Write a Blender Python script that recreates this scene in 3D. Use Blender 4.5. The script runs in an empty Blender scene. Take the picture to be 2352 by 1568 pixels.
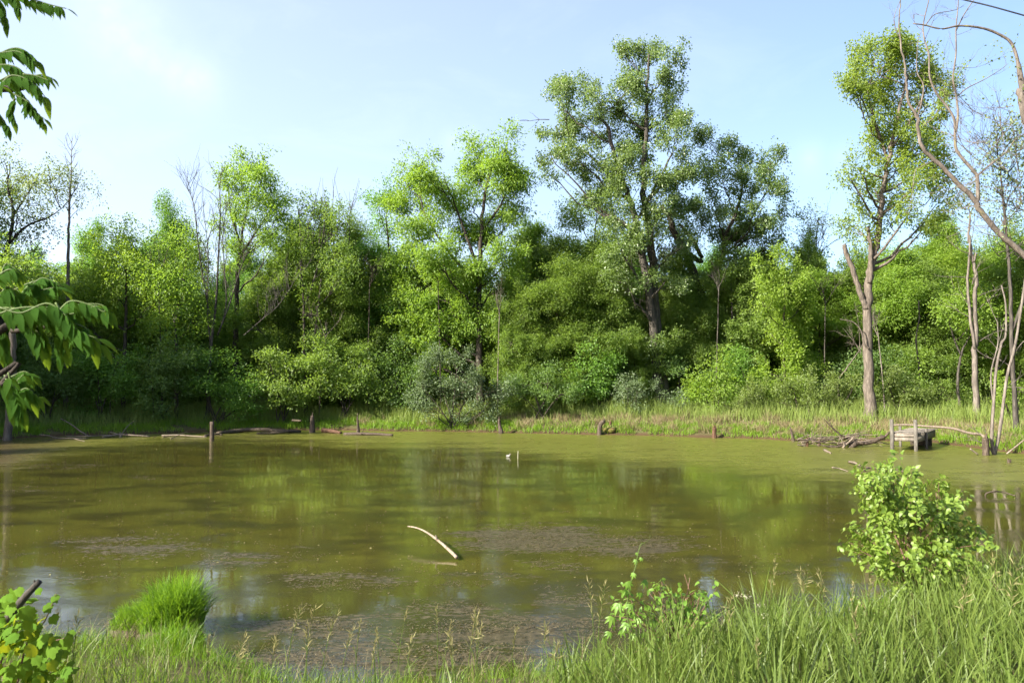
import bpy, math, random
import numpy as np
from mathutils import Vector, Matrix

SC = bpy.context.scene
COL = SC.collection
R = np.random.default_rng(11)
random.seed(5)

# ------------------------------------------------------------------ camera, sky, sun, exposure
CAM_H = 2.65
F = 1830.0                      # focal length in pixels of a 2352 x 1568 frame
CX, CY = 1176.0, 784.0
PITCH = math.atan(96.0 / F)
cam_d = bpy.data.cameras.new('camera')
cam = bpy.data.objects.new('camera', cam_d)
COL.objects.link(cam)
cam.location = (0, 0, CAM_H)
cam.rotation_euler = (math.pi / 2 + PITCH, 0, 0)
cam_d.sensor_width = 36.0
cam_d.lens = F / 2352.0 * 36.0
cam_d.clip_start = 0.1
cam_d.clip_end = 3000.0
cam_d.dof.use_dof = True
cam_d.dof.focus_distance = 30.0
cam_d.dof.aperture_fstop = 9.0
SC.camera = cam

SUN_AZ = math.radians(-121.0)    # from the view direction (+Y), negative = to the left
SUN_EL = math.radians(31.0)
sun_dir = Vector((math.sin(SUN_AZ) * math.cos(SUN_EL), math.cos(SUN_AZ) * math.cos(SUN_EL), math.sin(SUN_EL)))
sun_d = bpy.data.lights.new('sun', 'SUN')
sun_d.energy = 5.0
sun_d.angle = math.radians(0.5)
sun_d.color = (1.0, 0.95, 0.82)
sun = bpy.data.objects.new('sun', sun_d)
COL.objects.link(sun)
sun.rotation_euler = sun_dir.to_track_quat('Z', 'Y').to_euler()

SC.view_settings.view_transform = 'Standard'
SC.view_settings.look = 'None'
SC.view_settings.exposure = 1.68
SC.view_settings.gamma = 1.0
SC.view_settings.use_curve_mapping = False
SC.render.engine = 'CYCLES'
cy = SC.cycles
cy.max_bounces = 8
cy.diffuse_bounces = 4
cy.glossy_bounces = 3
cy.transmission_bounces = 6
cy.transparent_max_bounces = 4
cy.caustics_reflective = False
cy.caustics_refractive = False
cy.use_adaptive_sampling = True
cy.adaptive_threshold = 0.02
cy.use_denoising = True
cy.denoiser = 'OPENIMAGEDENOISE'
cy.sample_clamp_indirect = 4.0


def ray(px, py):
    """world direction of a point of the photograph, with its forward component along +Y"""
    xc = (px - CX) / F
    yc = (CY - py) / F
    c, s = math.cos(PITCH), math.sin(PITCH)
    return np.array([xc, c - s * yc, s + c * yc])


def at(px, py, Y):
    d = ray(px, py)
    return np.array([0, 0, CAM_H]) + d * (Y / d[1])


def on(px, py, z=0.0):
    d = ray(px, py)
    return np.array([0, 0, CAM_H]) + d * ((z - CAM_H) / d[2])


# ------------------------------------------------------------------ node helper
def new_mat(name):
    m = bpy.data.materials.new(name)
    m.use_nodes = True
    nt = m.node_tree
    nt.nodes.clear()
    return m, nt


def nd(nt, typ, ins=None, **props):
    n = nt.nodes.new(typ)
    for k, v in props.items():
        setattr(n, k, v)
    for k, v in (ins or {}).items():
        sock = n.inputs[k]
        if isinstance(v, bpy.types.NodeSocket):
            nt.links.new(v, sock)
        else:
            sock.default_value = v
    return n


def ramp(nt, fac, stops, interp='LINEAR'):
    n = nt.nodes.new('ShaderNodeValToRGB')
    n.color_ramp.interpolation = interp
    el = n.color_ramp.elements
    while len(el) < len(stops):
        el.new(0.5)
    for e, (p, c) in zip(el, stops):
        e.position = p
        e.color = (*c, 1.0) if len(c) == 3 else c
    nt.links.new(fac, n.inputs[0])
    return n.outputs[0]


def mth(nt, op, a, b=None, c=None, clamp=False):
    n = nt.nodes.new('ShaderNodeMath')
    n.operation = op
    n.use_clamp = clamp
    for i, v in enumerate((a, b, c)):
        if v is None:
            continue
        if isinstance(v, bpy.types.NodeSocket):
            nt.links.new(v, n.inputs[i])
        else:
            n.inputs[i].default_value = v
    return n.outputs[0]


def mixc(nt, fac, a, b, blend='MIX'):
    n = nt.nodes.new('ShaderNodeMix')
    n.data_type = 'RGBA'
    n.blend_type = blend
    for i, v in ((0, fac), (6, a), (7, b)):
        if isinstance(v, bpy.types.NodeSocket):
            nt.links.new(v, n.inputs[i])
        else:
            n.inputs[i].default_value = v if i == 0 else (*v, 1.0)
    return n.outputs[2]


# ------------------------------------------------------------------ world: Nishita sky with thin cirrus
world = bpy.data.worlds.new('World')
SC.world = world
world.use_nodes = True
wt = world.node_tree
wt.nodes.clear()
sky = nd(wt, 'ShaderNodeTexSky', sky_type='NISHITA', sun_disc=False, sun_elevation=SUN_EL,
         sun_rotation=SUN_AZ, altitude=200.0, air_density=1.0, dust_density=3.0, ozone_density=3.6)
tc = nd(wt, 'ShaderNodeTexCoord')
mp = nd(wt, 'ShaderNodeMapping', {'Vector': tc.outputs['Generated'], 'Scale': (3.0, 3.0, 9.0), 'Rotation': (0.0, 0.45, 0.3)})
nz = nd(wt, 'ShaderNodeTexNoise', {'Vector': mp.outputs[0], 'Scale': 1.7, 'Detail': 7.0, 'Roughness': 0.62, 'Distortion': 0.5})
thin = mth(wt, 'MULTIPLY', mth(wt, 'SUBTRACT', nz.outputs[0], 0.50), 0.09, clamp=True)


def cloud_puff(pts, width, gain):
    """soft streak of cirrus along a chain of sky directions"""
    best = None
    for (px, py, w) in pts:
        d = Vector(ray(px, py)).normalized()
        dist = nd(wt, 'ShaderNodeVectorMath', {0: tc.outputs['Generated'], 1: d}, operation='DISTANCE').outputs['Value']
        v = mth(wt, 'SUBTRACT', 1.0, mth(wt, 'DIVIDE', dist, w * width), clamp=True)
        best = v if best is None else mth(wt, 'MAXIMUM', best, v)
    nn = nd(wt, 'ShaderNodeTexNoise', {'Vector': tc.outputs['Generated'], 'Scale': 26.0, 'Detail': 6.0, 'Roughness': 0.6})
    v = mth(wt, 'MULTIPLY', mth(wt, 'MULTIPLY', mth(wt, 'MULTIPLY', best, best), mth(wt, 'MULTIPLY', nn.outputs[0], 2.2)), gain, clamp=True)
    return v


wisp = cloud_puff([(250, 20, 1.2), (285, 70, 1.25), (320, 115, 1.1), (360, 140, .9), (400, 165, .85), (440, 185, .8), (465, 180, .6)], 0.085, 0.05)
small = cloud_puff([(1040, 325, .8), (1075, 315, .6), (1860, 365, .9), (1800, 372, .7), (1930, 360, .7)], 0.05, 0.03)
lft = nd(wt, 'ShaderNodeVectorMath', {0: tc.outputs['Generated'], 1: Vector((-0.82, 0.55, 0.12)).normalized()}, operation='DOT_PRODUCT').outputs['Value']
veil = mth(wt, 'MULTIPLY', mth(wt, 'ADD', mth(wt, 'MULTIPLY', lft, 0.85), 0.15, clamp=True), 0.145)
cl = mth(wt, 'ADD', veil, mth(wt, 'MAXIMUM', thin, mth(wt, 'MAXIMUM', wisp, small)))
skyc = mixc(wt, cl, sky.outputs[0], (11.0, 10.8, 10.8))
bg = nd(wt, 'ShaderNodeBackground', {'Color': skyc, 'Strength': 0.099})
wo = nd(wt, 'ShaderNodeOutputWorld', {'Surface': bg.outputs[0]})


# ------------------------------------------------------------------ mesh helpers
class MB:
    """collects vertices, triangles and quads and links them as one mesh object"""

    def __init__(self):
        self.v, self.t, self.q, self.rnd = [], [], [], []
        self.n = 0

    def add(self, v, tris=None, quads=None, rnd=None):
        v = np.asarray(v, dtype=np.float64).reshape(-1, 3)
        self.v.append(v)
        if tris is not None and len(tris):
            self.t.append(np.asarray(tris, dtype=np.int64) + self.n)
        if quads is not None and len(quads):
            self.q.append(np.asarray(quads, dtype=np.int64) + self.n)
        if rnd is None:
            rnd = np.zeros(len(v))
        elif np.isscalar(rnd):
            rnd = np.full(len(v), rnd)
        self.rnd.append(rnd)
        self.n += len(v)

    def tube(self, pts, rad, sides=6, cap=True, rough=0.0, rnd=0.0):
        pts = np.asarray(pts, float)
        n = len(pts)
        rad = np.broadcast_to(np.asarray(rad, float), (n,)) if np.ndim(rad) else np.full(n, float(rad))
        tan = np.gradient(pts, axis=0)
        tan /= np.linalg.norm(tan, axis=1)[:, None] + 1e-9
        ref = np.array([0.0, 0.0, 1.0]) if abs(tan[0, 2]) < 0.9 else np.array([1.0, 0.0, 0.0])
        u = np.cross(tan, ref)
        bad = np.linalg.norm(u, axis=1) < 1e-3
        u[bad] = np.cross(tan[bad], np.array([0.3, 0.9, 0.1]))
        u /= np.linalg.norm(u, axis=1)[:, None]
        w = np.cross(tan, u)
        a = np.arange(sides) / sides * 2 * math.pi
        rr = rad[:, None] * np.ones((1, sides))
        if rough:
            base = 1 + rough * R.standard_normal(sides)[None, :] * 0.6
            rr = rr * (base + rough * 0.5 * R.standard_normal((n, sides)))
        v = pts[:, None, :] + rr[:, :, None] * (np.cos(a)[None, :, None] * u[:, None, :] + np.sin(a)[None, :, None] * w[:, None, :])
        v = v.reshape(-1, 3)
        i = np.arange(n - 1)[:, None] * sides
        j = np.arange(sides)[None, :]
        k = (j + 1) % sides
        q = np.stack([i + j, i + k, i + sides + k, i + sides + j], axis=-1).reshape(-1, 4)
        tris = []
        if cap:
            b = len(v)
            v = np.vstack([v, pts[:1], pts[-1:]])
            for s in range(sides):
                tris.append((b, (s + 1) % sides, s))
                tris.append((b + 1, (n - 1) * sides + s, (n - 1) * sides + (s + 1) % sides))
        self.add(v, tris, q, rnd)

    def box(self, o, u, v, w, rnd=0.0):
        """box from corner o along the three edge vectors"""
        o, u, v, w = (np.asarray(k, float) for k in (o, u, v, w))
        p = [o, o + u, o + u + v, o + v, o + w, o + u + w, o + u + v + w, o + v + w]
        self.add(p, None, [(0, 3, 2, 1), (4, 5, 6, 7), (0, 1, 5, 4), (1, 2, 6, 5), (2, 3, 7, 6), (3, 0, 4, 7)], rnd)

    def mesh(self, name, mat, smooth=True, off=(0, 0, 0)):
        v = np.vstack(self.v) - np.asarray(off, float)
        t = np.vstack(self.t) if self.t else np.zeros((0, 3), int)
        q = np.vstack(self.q) if self.q else np.zeros((0, 4), int)
        me = bpy.data.meshes.new(name)
        me.vertices.add(len(v))
        me.vertices.foreach_set('co', v.astype(np.float32).ravel())
        nl = t.size + q.size
        me.loops.add(nl)
        me.loops.foreach_set('vertex_index', np.concatenate([t.ravel(), q.ravel()]).astype(np.int32))
        me.polygons.add(len(t) + len(q))
        st = np.concatenate([np.arange(len(t)) * 3, t.size + np.arange(len(q)) * 4]).astype(np.int32)
        me.polygons.foreach_set('loop_start', st)
        if smooth:
            me.polygons.foreach_set('use_smooth', np.ones(len(t) + len(q), dtype=bool))
        at_ = me.attributes.new('rnd', 'FLOAT', 'POINT')
        at_.data.foreach_set('value', np.concatenate(self.rnd).astype(np.float32))
        me.update(calc_edges=True)
        me.validate()
        if mat:
            me.materials.append(mat)
        return me

    def build(self, name, mat, parent=None, smooth=True, kind=None):
        off = parent_loc(parent)
        me = self.mesh(name, mat, smooth, off)
        return link(name, me, parent, kind)


def parent_loc(p):
    l = np.zeros(3)
    while p is not None:
        l = l + np.array(p.location)
        p = p.parent
    return l


def link(name, me, parent=None, kind=None):
    o = bpy.data.objects.new(name, me)
    COL.objects.link(o)
    if parent is not None:
        o.parent = parent
    if kind:
        o['kind'] = kind
    return o


def tag(o, label, cat, group=None):
    o['label'] = label
    o['category'] = cat
    if group:
        o['group'] = group
    return o


def thing(name, loc, label, cat, group=None):
    o = bpy.data.objects.new(name, None)
    o.empty_display_size = 0.3
    o.location = tuple(float(k) for k in loc)
    COL.objects.link(o)
    return tag(o, label, cat, group)


def solo(mb, name, mat, loc, label, cat, group=None, smooth=True):
    me = mb.mesh(name, mat, smooth, loc)
    o = link(name, me)
    o.location = tuple(float(k) for k in loc)
    return tag(o, label, cat, group)


def spline(pts, n):
    """Catmull-Rom through pts (k,d) resampled to n points"""
    p = np.asarray(pts, float)
    if len(p) == 2:
        t = np.linspace(0, 1, n)[:, None]
        return p[0] * (1 - t) + p[1] * t
    q = np.vstack([2 * p[0] - p[1], p, 2 * p[-1] - p[-2]])
    out = []
    for s in np.linspace(0, len(p) - 1 - 1e-6, n):
        i = int(s)
        t = s - i
        a, b, c, d = q[i], q[i + 1], q[i + 2], q[i + 3]
        out.append(0.5 * ((2 * b) + (-a + c) * t + (2 * a - 5 * b + 4 * c - d) * t * t + (-a + 3 * b - 3 * c + d) * t ** 3))
    return np.array(out)


def bez(a, b, c, n):
    t = np.linspace(0, 1, n)[:, None]
    return a * (1 - t) ** 2 + 2 * b * t * (1 - t) + c * t * t


def unit(v):
    v = np.asarray(v, float)
    return v / (np.linalg.norm(v, axis=-1, keepdims=True) + 1e-9)


def sines(x, y, scale, seed, octs=3):
    """cheap smooth 2-D noise, about -1..1"""
    g = np.random.default_rng(seed)
    s = 0.0
    amp = 1.0
    tot = 0.0
    for o in range(octs):
        for k in range(4):
            a = g.uniform(0, 2 * math.pi)
            f = (2 ** o) / scale * g.uniform(0.7, 1.4)
            s = s + amp * np.sin((x * math.cos(a) + y * math.sin(a)) * f * 2 * math.pi + g.uniform(0, 6.28))
        tot += amp * 2.2
        amp *= 0.55
    return s / tot


# ------------------------------------------------------------------ materials
def leaf_mat(name, dark, light, transl=0.35, gloss=0.35, tcol=None, rough=0.45):
    m, nt = new_mat(name)
    a = nd(nt, 'ShaderNodeAttribute', attribute_name='rnd')
    oi = nd(nt, 'ShaderNodeObjectInfo')
    f = mth(nt, 'ADD', mth(nt, 'MULTIPLY', a.outputs['Fac'], 0.6), mth(nt, 'MULTIPLY', oi.outputs['Random'], 0.4))
    c = ramp(nt, f, [(0.0, dark), (1.0, light)])
    p = nd(nt, 'ShaderNodeBsdfPrincipled', {'Base Color': c, 'Roughness': rough, 'Specular IOR Level': gloss})
    tcol = tcol or tuple(min(1.0, k * g) for k, g in zip(light, (1.68, 1.76, 0.9)))
    t = nd(nt, 'ShaderNodeBsdfTranslucent', {'Color': mixc(nt, 0.75, c, tcol)})
    s = nd(nt, 'ShaderNodeMixShader', {0: transl, 1: p.outputs[0], 2: t.outputs[0]})
    nd(nt, 'ShaderNodeOutputMaterial', {'Surface': s.outputs[0]})
    return m


def bark_mat(name, dark, light, scale=6.0, lichen=None, bump=0.6, lich_amt=0.55):
    m, nt = new_mat(name)
    tcn = nd(nt, 'ShaderNodeTexCoord')
    mpn = nd(nt, 'ShaderNodeMapping', {'Vector': tcn.outputs['Object'], 'Scale': (scale, scale, scale * 0.18)})
    n1 = nd(nt, 'ShaderNodeTexNoise', {'Vector': mpn.outputs[0], 'Scale': 2.4, 'Detail': 6.0, 'Roughness': 0.65})
    n2 = nd(nt, 'ShaderNodeTexNoise', {'Vector': tcn.outputs['Object'], 'Scale': 1.1, 'Detail': 3.0})
    c = ramp(nt, n1.outputs[0], [(0.38, tuple(.55 * k for k in dark)), (0.50, dark), (0.66, light)])
    c = mixc(nt, mth(nt, 'MULTIPLY', n2.outputs[0], 0.5), c, tuple(0.6 * (a + b) for a, b in zip(dark, light)))
    if lichen:
        n3 = nd(nt, 'ShaderNodeTexNoise', {'Vector': tcn.outputs['Object'], 'Scale': 2.2, 'Detail': 5.0, 'Roughness': 0.7})
        lm = ramp(nt, n3.outputs[0], [(lich_amt, (0, 0, 0)), (lich_amt + 0.12, (1, 1, 1))])
        c = mixc(nt, lm, c, lichen)
    b = nd(nt, 'ShaderNodeBump', {'Height': n1.outputs[0], 'Strength': bump, 'Distance': 0.03})
    p = nd(nt, 'ShaderNodeBsdfPrincipled', {'Base Color': c, 'Roughness': 0.85, 'Specular IOR Level': 0.2, 'Normal': b.outputs[0]})
    nd(nt, 'ShaderNodeOutputMaterial', {'Surface': p.outputs[0]})
    return m


def plain_mat(name, col, rough=0.7, var=0.25, scale=8.0, spec=0.3):
    m, nt = new_mat(name)
    tcn = nd(nt, 'ShaderNodeTexCoord')
    n1 = nd(nt, 'ShaderNodeTexNoise', {'Vector': tcn.outputs['Object'], 'Scale': scale, 'Detail': 5.0})
    c = ramp(nt, n1.outputs[0], [(0.3, tuple(k * (1 - var) for k in col)), (0.7, tuple(min(1, k * (1 + var)) for k in col))])
    p = nd(nt, 'ShaderNodeBsdfPrincipled', {'Base Color': c, 'Roughness': rough, 'Specular IOR Level': spec})
    nd(nt, 'ShaderNodeOutputMaterial', {'Surface': p.outputs[0]})
    return m


M = {}
M['ash'] = leaf_mat('ash_leaf', (0.106, 0.194, 0.028), (0.214, 0.305, 0.045), 0.50)
M['bright'] = leaf_mat('young_maple_leaf', (0.113, 0.198, 0.026), (0.221, 0.303, 0.042), 0.50)
M['maple'] = leaf_mat('maple_leaf', (0.119, 0.182, 0.027), (0.237, 0.290, 0.050), 0.50)
M['cotton'] = leaf_mat('cottonwood_leaf', (0.085, 0.138, 0.040), (0.161, 0.218, 0.069), 0.50, 0.6, rough=0.35)
M['mid'] = leaf_mat('woodland_leaf', (0.090, 0.153, 0.033), (0.190, 0.263, 0.050), 0.50)
M['deep'] = leaf_mat('dark_leaf', (0.083, 0.168, 0.032), (0.158, 0.274, 0.044), 0.50)
M['grey'] = leaf_mat('grey_willow_leaf', (0.075, 0.113, 0.047), (0.132, 0.176, 0.077), 0.28, 0.4)
M['shrub'] = leaf_mat('bank_shrub_leaf', (0.094, 0.141, 0.035), (0.177, 0.222, 0.059), 0.50)
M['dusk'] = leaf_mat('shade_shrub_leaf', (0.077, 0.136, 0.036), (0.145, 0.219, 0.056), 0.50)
M['pale'] = leaf_mat('sparse_pale_leaf', (0.119, 0.168, 0.062), (0.209, 0.247, 0.092), 0.38)
M['brownleaf'] = leaf_mat('browned_twig_leaf', (0.132, 0.101, 0.069), (0.196, 0.190, 0.092), 0.25)
M['ivy'] = leaf_mat('ivy_leaf', (0.092, 0.168, 0.022), (0.196, 0.276, 0.037), 0.35)
M['walnut'] = leaf_mat('walnut_leaflet', (0.031, 0.085, 0.013), (0.054, 0.124, 0.016), 0.55, 0.04, tcol=(0.24, 0.34, 0.02), rough=.75)
M['hedge'] = leaf_mat('near_shrub_leaf', (0.105, 0.180, 0.026), (0.208, 0.275, 0.046), 0.38, 0.4)
M['vine'] = leaf_mat('grape_vine_leaf', (0.053, 0.142, 0.016), (0.144, 0.246, 0.020), 0.45, 0.08, tcol=(0.36, 0.36, 0.012), rough=.7)
M['creeper'] = leaf_mat('creeper_leaf', (0.086, 0.185, 0.024), (0.187, 0.288, 0.041), 0.38)
M['grass'] = leaf_mat('meadow_grass_blade', (0.072, 0.119, 0.020), (0.146, 0.184, 0.040), 0.34, 0.3)
M['sedge'] = leaf_mat('sedge_blade', (0.090, 0.187, 0.014), (0.172, 0.270, 0.022), 0.42, 0.25)
M['banktall'] = leaf_mat('bank_tall_grass', (0.104, 0.168, 0.035), (0.224, 0.269, 0.069), 0.34, 0.2)
M['straw'] = leaf_mat('dry_straw', (0.168, 0.132, 0.064), (0.272, 0.224, 0.120), 0.25, 0.2, tcol=(0.3, 0.25, 0.12))
M['seed'] = leaf_mat('grass_seed_head', (0.160, 0.148, 0.060), (0.264, 0.232, 0.104), 0.30, 0.2, tcol=(0.35, 0.3, 0.12))
M['weed'] = leaf_mat('floating_weed', (0.050, 0.040, 0.016), (0.170, 0.130, 0.065), 0.05, 0.5, rough=0.3)
M['flower'] = plain_mat('white_blossom', (0.40, 0.37, 0.27), 0.8, 0.1)
M['trunk'] = bark_mat('grey_brown_bark', (0.042, 0.036, 0.030), (0.112, 0.096, 0.080))
M['darkbark'] = bark_mat('dark_bark', (0.035, 0.027, 0.021), (0.085, 0.068, 0.052))
M['palebark'] = bark_mat('pale_grey_bark', (0.085, 0.068, 0.055), (0.190, 0.155, 0.125), 5.0)
M['deadwood'] = bark_mat('barkless_dead_wood', (0.105, 0.086, 0.072), (0.215, 0.182, 0.155), 5.0, bump=0.35)
M['lichenwood'] = bark_mat('dead_wood_with_lichen', (0.098, 0.079, 0.065), (0.205, 0.172, 0.146), 5.0, (0.20, 0.19, 0.05), 0.4, 0.60)
M['redwood'] = bark_mat('rotten_red_wood', (0.060, 0.030, 0.018), (0.140, 0.080, 0.050), 9.0)
M['stump'] = bark_mat('weathered_stump', (0.050, 0.036, 0.026), (0.125, 0.095, 0.072), 9.0)
M['wetlog'] = bark_mat('wet_dark_log', (0.040, 0.030, 0.020), (0.110, 0.085, 0.060), 8.0)
M['drift'] = bark_mat('bleached_driftwood', (0.120, 0.092, 0.068), (0.250, 0.200, 0.155), 9.0, bump=0.3)
M['bleached'] = bark_mat('bleached_branch', (0.17, 0.13, 0.095), (0.36, 0.29, 0.22), 9.0, bump=0.3)
M['mosslog'] = bark_mat('mossy_log', (0.090, 0.060, 0.030), (0.180, 0.120, 0.050), 7.0, (0.10, 0.10, 0.015), 0.6, 0.5)
M['plank'] = bark_mat('weathered_plank', (0.150, 0.126, 0.102), (0.270, 0.236, 0.196), 7.0, bump=0.3)
M['post'] = bark_mat('grey_post', (0.080, 0.070, 0.058), (0.155, 0.138, 0.115), 7.0, bump=0.3)
M['redtwig'] = bark_mat('reddish_twig', (0.140, 0.075, 0.055), (0.260, 0.160, 0.120), 20.0)
M['greenstem'] = plain_mat('green_stem', (0.065, 0.095, 0.02), 0.6)
M['cable'] = plain_mat('black_cable', (0.012, 0.012, 0.014), 0.5)

# ------------------------------------------------------------------ pond outline and ground height
FAR_PX = [(-60, 1006), (20, 1007), (90, 1003), (170, 1000), (260, 1000), (360, 996), (470, 992), (560, 989), (700, 987), (800, 988), (900, 990),
          (1000, 990), (1150, 993), (1280, 996), (1380, 998), (1500, 1000), (1650, 1005), (1740, 1007), (1820, 1012), (1930, 1012),
          (2040, 1012), (2110, 1012), (2180, 1021), (2260, 1031), (2330, 1040), (2400, 1046), (2480, 1054), (2560, 1066)]
NEAR_PX = [(3300, 1180), (2900, 1240), (2600, 1290), (2400, 1340), (2240, 1366), (2080, 1384), (1960, 1402), (1880, 1440), (1760, 1470), (1640, 1490), (1480, 1505),
           (1340, 1540), (1200, 1572), (1000, 1590), (800, 1585), (620, 1560), (520, 1535), (430, 1520), (300, 1500), (180, 1490), (60, 1500), (-60, 1490),
           (-400, 1440), (-900, 1380)]
far_w = [on(*p)[:2] for p in FAR_PX]
near_w = [on(*p)[:2] for p in NEAR_PX]
poly = far_w + [np.array((27.0, 24.5)), np.array((29.0, 21.0)), np.array((26.0, 17.5))] + near_w + [np.array((-15.0, 12.0)), np.array((-22.0, 17.0)), np.array((-27.5, 24.0)),
        np.array((-29.0, 31.0)), np.array((-27.5, 36.0))]
POLY = np.array(poly)


def signed(x, y):
    """distance to the waterline, positive on land"""
    x = np.asarray(x, float)
    y = np.asarray(y, float)
    d2 = np.full(x.shape, 1e12)
    inside = np.zeros(x.shape, bool)
    n = len(POLY)
    for i in range(n):
        ax, ay = POLY[i]
        bx, by = POLY[(i + 1) % n]
        ex, ey = bx - ax, by - ay
        t = np.clip(((x - ax) * ex + (y - ay) * ey) / (ex * ex + ey * ey + 1e-9), 0, 1)
        d2 = np.minimum(d2, (x - ax - t * ex) ** 2 + (y - ay - t * ey) ** 2)
        cond = ((ay > y) != (by > y)) & (x < (bx - ax) * (y - ay) / (by - ay + 1e-12) + ax)
        inside ^= cond
    d = np.sqrt(d2)
    d = np.where(inside, -d, d)
    return d + 0.16 * sines(x, y, 2.3, 3) + 0.05 * sines(x, y, 0.6, 4)


def ground(x, y, d=None):
    d = signed(x, y) if d is None else d
    dp = np.maximum(d, 0)
    h = 0.13 * (1 - np.exp(-dp / 0.16)) + 1.05 * (1 - np.exp(-dp / 7.5)) + 0.012 * np.minimum(dp, 60)
    h = h + 0.06 * sines(x, y, 3.5, 8) * np.clip(dp / 1.5, 0, 1) + 0.3 * sines(x, y, 22, 9) * np.clip((dp - 14) / 10, 0, 1)
    return np.where(d > 0, h, -0.6 * (1 - np.exp(d / 0.8)) - 0.02)


def gz(x, y):
    return float(ground(np.array([float(x)]), np.array([float(y)]))[0])


def base_at(px, Y):
    """point on the ground straight below a photo column at distance Y"""
    x = (px - CX) / F * Y
    return np.array([x, Y, gz(x, Y)])


def axis(parts):
    return np.unique(np.concatenate([np.linspace(a, b, n) for a, b, n in parts]))


gx = axis([(-900, -90, 12), (-90, -32, 20), (-32, 32, 200), (32, 90, 20), (90, 900, 12)])
gy = axis([(-300, -12, 10), (-12, 1.5, 12), (1.5, 14, 80), (14, 30, 40), (30, 50, 70), (50, 100, 26), (100, 1500, 14)])
GX, GY = np.meshgrid(gx, gy)
GZ = ground(GX.ravel(), GY.ravel())
nx, ny = len(gx), len(gy)
ii = np.arange(ny - 1)[:, None] * nx + np.arange(nx - 1)[None, :]
quads = np.stack([ii, ii + 1, ii + nx + 1, ii + nx], -1).reshape(-1, 4)
gm, nt = new_mat('bank_soil')
geo = nd(nt, 'ShaderNodeNewGeometry')
n1 = nd(nt, 'ShaderNodeTexNoise', {'Vector': geo.outputs['Position'], 'Scale': 1.3, 'Detail': 8.0, 'Roughness': 0.7})
n2 = nd(nt, 'ShaderNodeTexNoise', {'Vector': geo.outputs['Position'], 'Scale': 14.0, 'Detail': 4.0})
sep = nd(nt, 'ShaderNodeSeparateXYZ', {0: geo.outputs['Position']})
soil = ramp(nt, n1.outputs[0], [(0.35, (0.055, 0.038, 0.020)), (0.5, (0.075, 0.070, 0.022)), (0.65, (0.060, 0.085, 0.020))])
soil = mixc(nt, mth(nt, 'MULTIPLY', n2.outputs[0], 0.6), soil, (0.10, 0.08, 0.04))
wet = ramp(nt, mth(nt, 'ADD', sep.outputs[2], 0.0), [(0.05, (1, 1, 1)), (0.17, (0, 0, 0))])
soil = mixc(nt, wet, soil, (0.060, 0.036, 0.018))
bmp = nd(nt, 'ShaderNodeBump', {'Height': n2.outputs[0], 'Strength': 0.6, 'Distance': 0.05})
p = nd(nt, 'ShaderNodeBsdfPrincipled', {'Base Color': soil, 'Roughness': 0.9, 'Specular IOR Level': 0.2, 'Normal': bmp.outputs[0]})
nd(nt, 'ShaderNodeOutputMaterial', {'Surface': p.outputs[0]})
mb = MB()
mb.add(np.stack([GX.ravel(), GY.ravel(), GZ], 1), None, quads)
g = mb.build('ground', gm, kind='structure')
g['label'] = 'grassy soil banks rising round the pond'

# ------------------------------------------------------------------ water
SCUM_PX = [(-200, 1110), (0, 1085), (90, 1062), (160, 1040), (250, 1026), (400, 1013), (520, 1010), (640, 1016), (760, 1024), (880, 1031), (1000, 1034), (1120, 1041), (1240, 1050),
           (1400, 1060), (1560, 1071), (1700, 1086), (1820, 1096), (1960, 1100), (2100, 1108), (2352, 1122), (2700, 1150)]
scx = np.array([p[0] for p in SCUM_PX], float)
scy = np.array([p[1] for p in SCUM_PX], float)


def to_px(x, y, z=0.0):
    c, s = math.cos(PITCH), math.sin(PITCH)
    zz = z - CAM_H
    fw = c * y + s * zz
    up = -s * y + c * zz
    return CX + F * x / fw, CY - F * up / fw


WEED_PX = [(300, 1255, 260, 45, .8), (560, 1285, 200, 30, .7), (650, 1262, 110, 16, .6), (1240, 1238, 250, 44, 1.1), (1440, 1252, 220, 36, .95), (1270, 1295, 130, 25, .7),
           (820, 1335, 240, 36, .75), (1100, 1330, 220, 35, .55), (1000, 1410, 300, 40, .7), (700, 1440, 320, 50, .8), (1150, 1450, 330, 60, 1.), (900, 1510, 500, 50, 1.),
           (1300, 1380, 170, 50, .6), (250, 1450, 200, 60, .5), (250, 1330, 200, 30, .45), (60, 1125, 90, 14, .6), (330, 1097, 70, 8, .6), (120, 1070, 220, 14, .5), (450, 1180, 200, 20, .25), (1700, 1300, 260, 40, .45),
           (1550, 1450, 260, 60, .8), (1800, 1400, 160, 50, .7), (1880, 1180, 80, 20, .3), (1300, 1180, 200, 14, .3), (850, 1125, 60, 9, .5), (300, 1060, 260, 18, .25)]


def weed_density(x, y):
    px, py = to_px(x, y)
    d = np.zeros(np.shape(x))
    for (cx_, cy_, rx, ry, a) in WEED_PX:
        q = np.sqrt(((px - cx_) / rx) ** 2 + ((py - cy_) / ry) ** 2)
        d = np.maximum(d, a * np.clip(1.35 - q, 0, 1))
    return d


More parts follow.
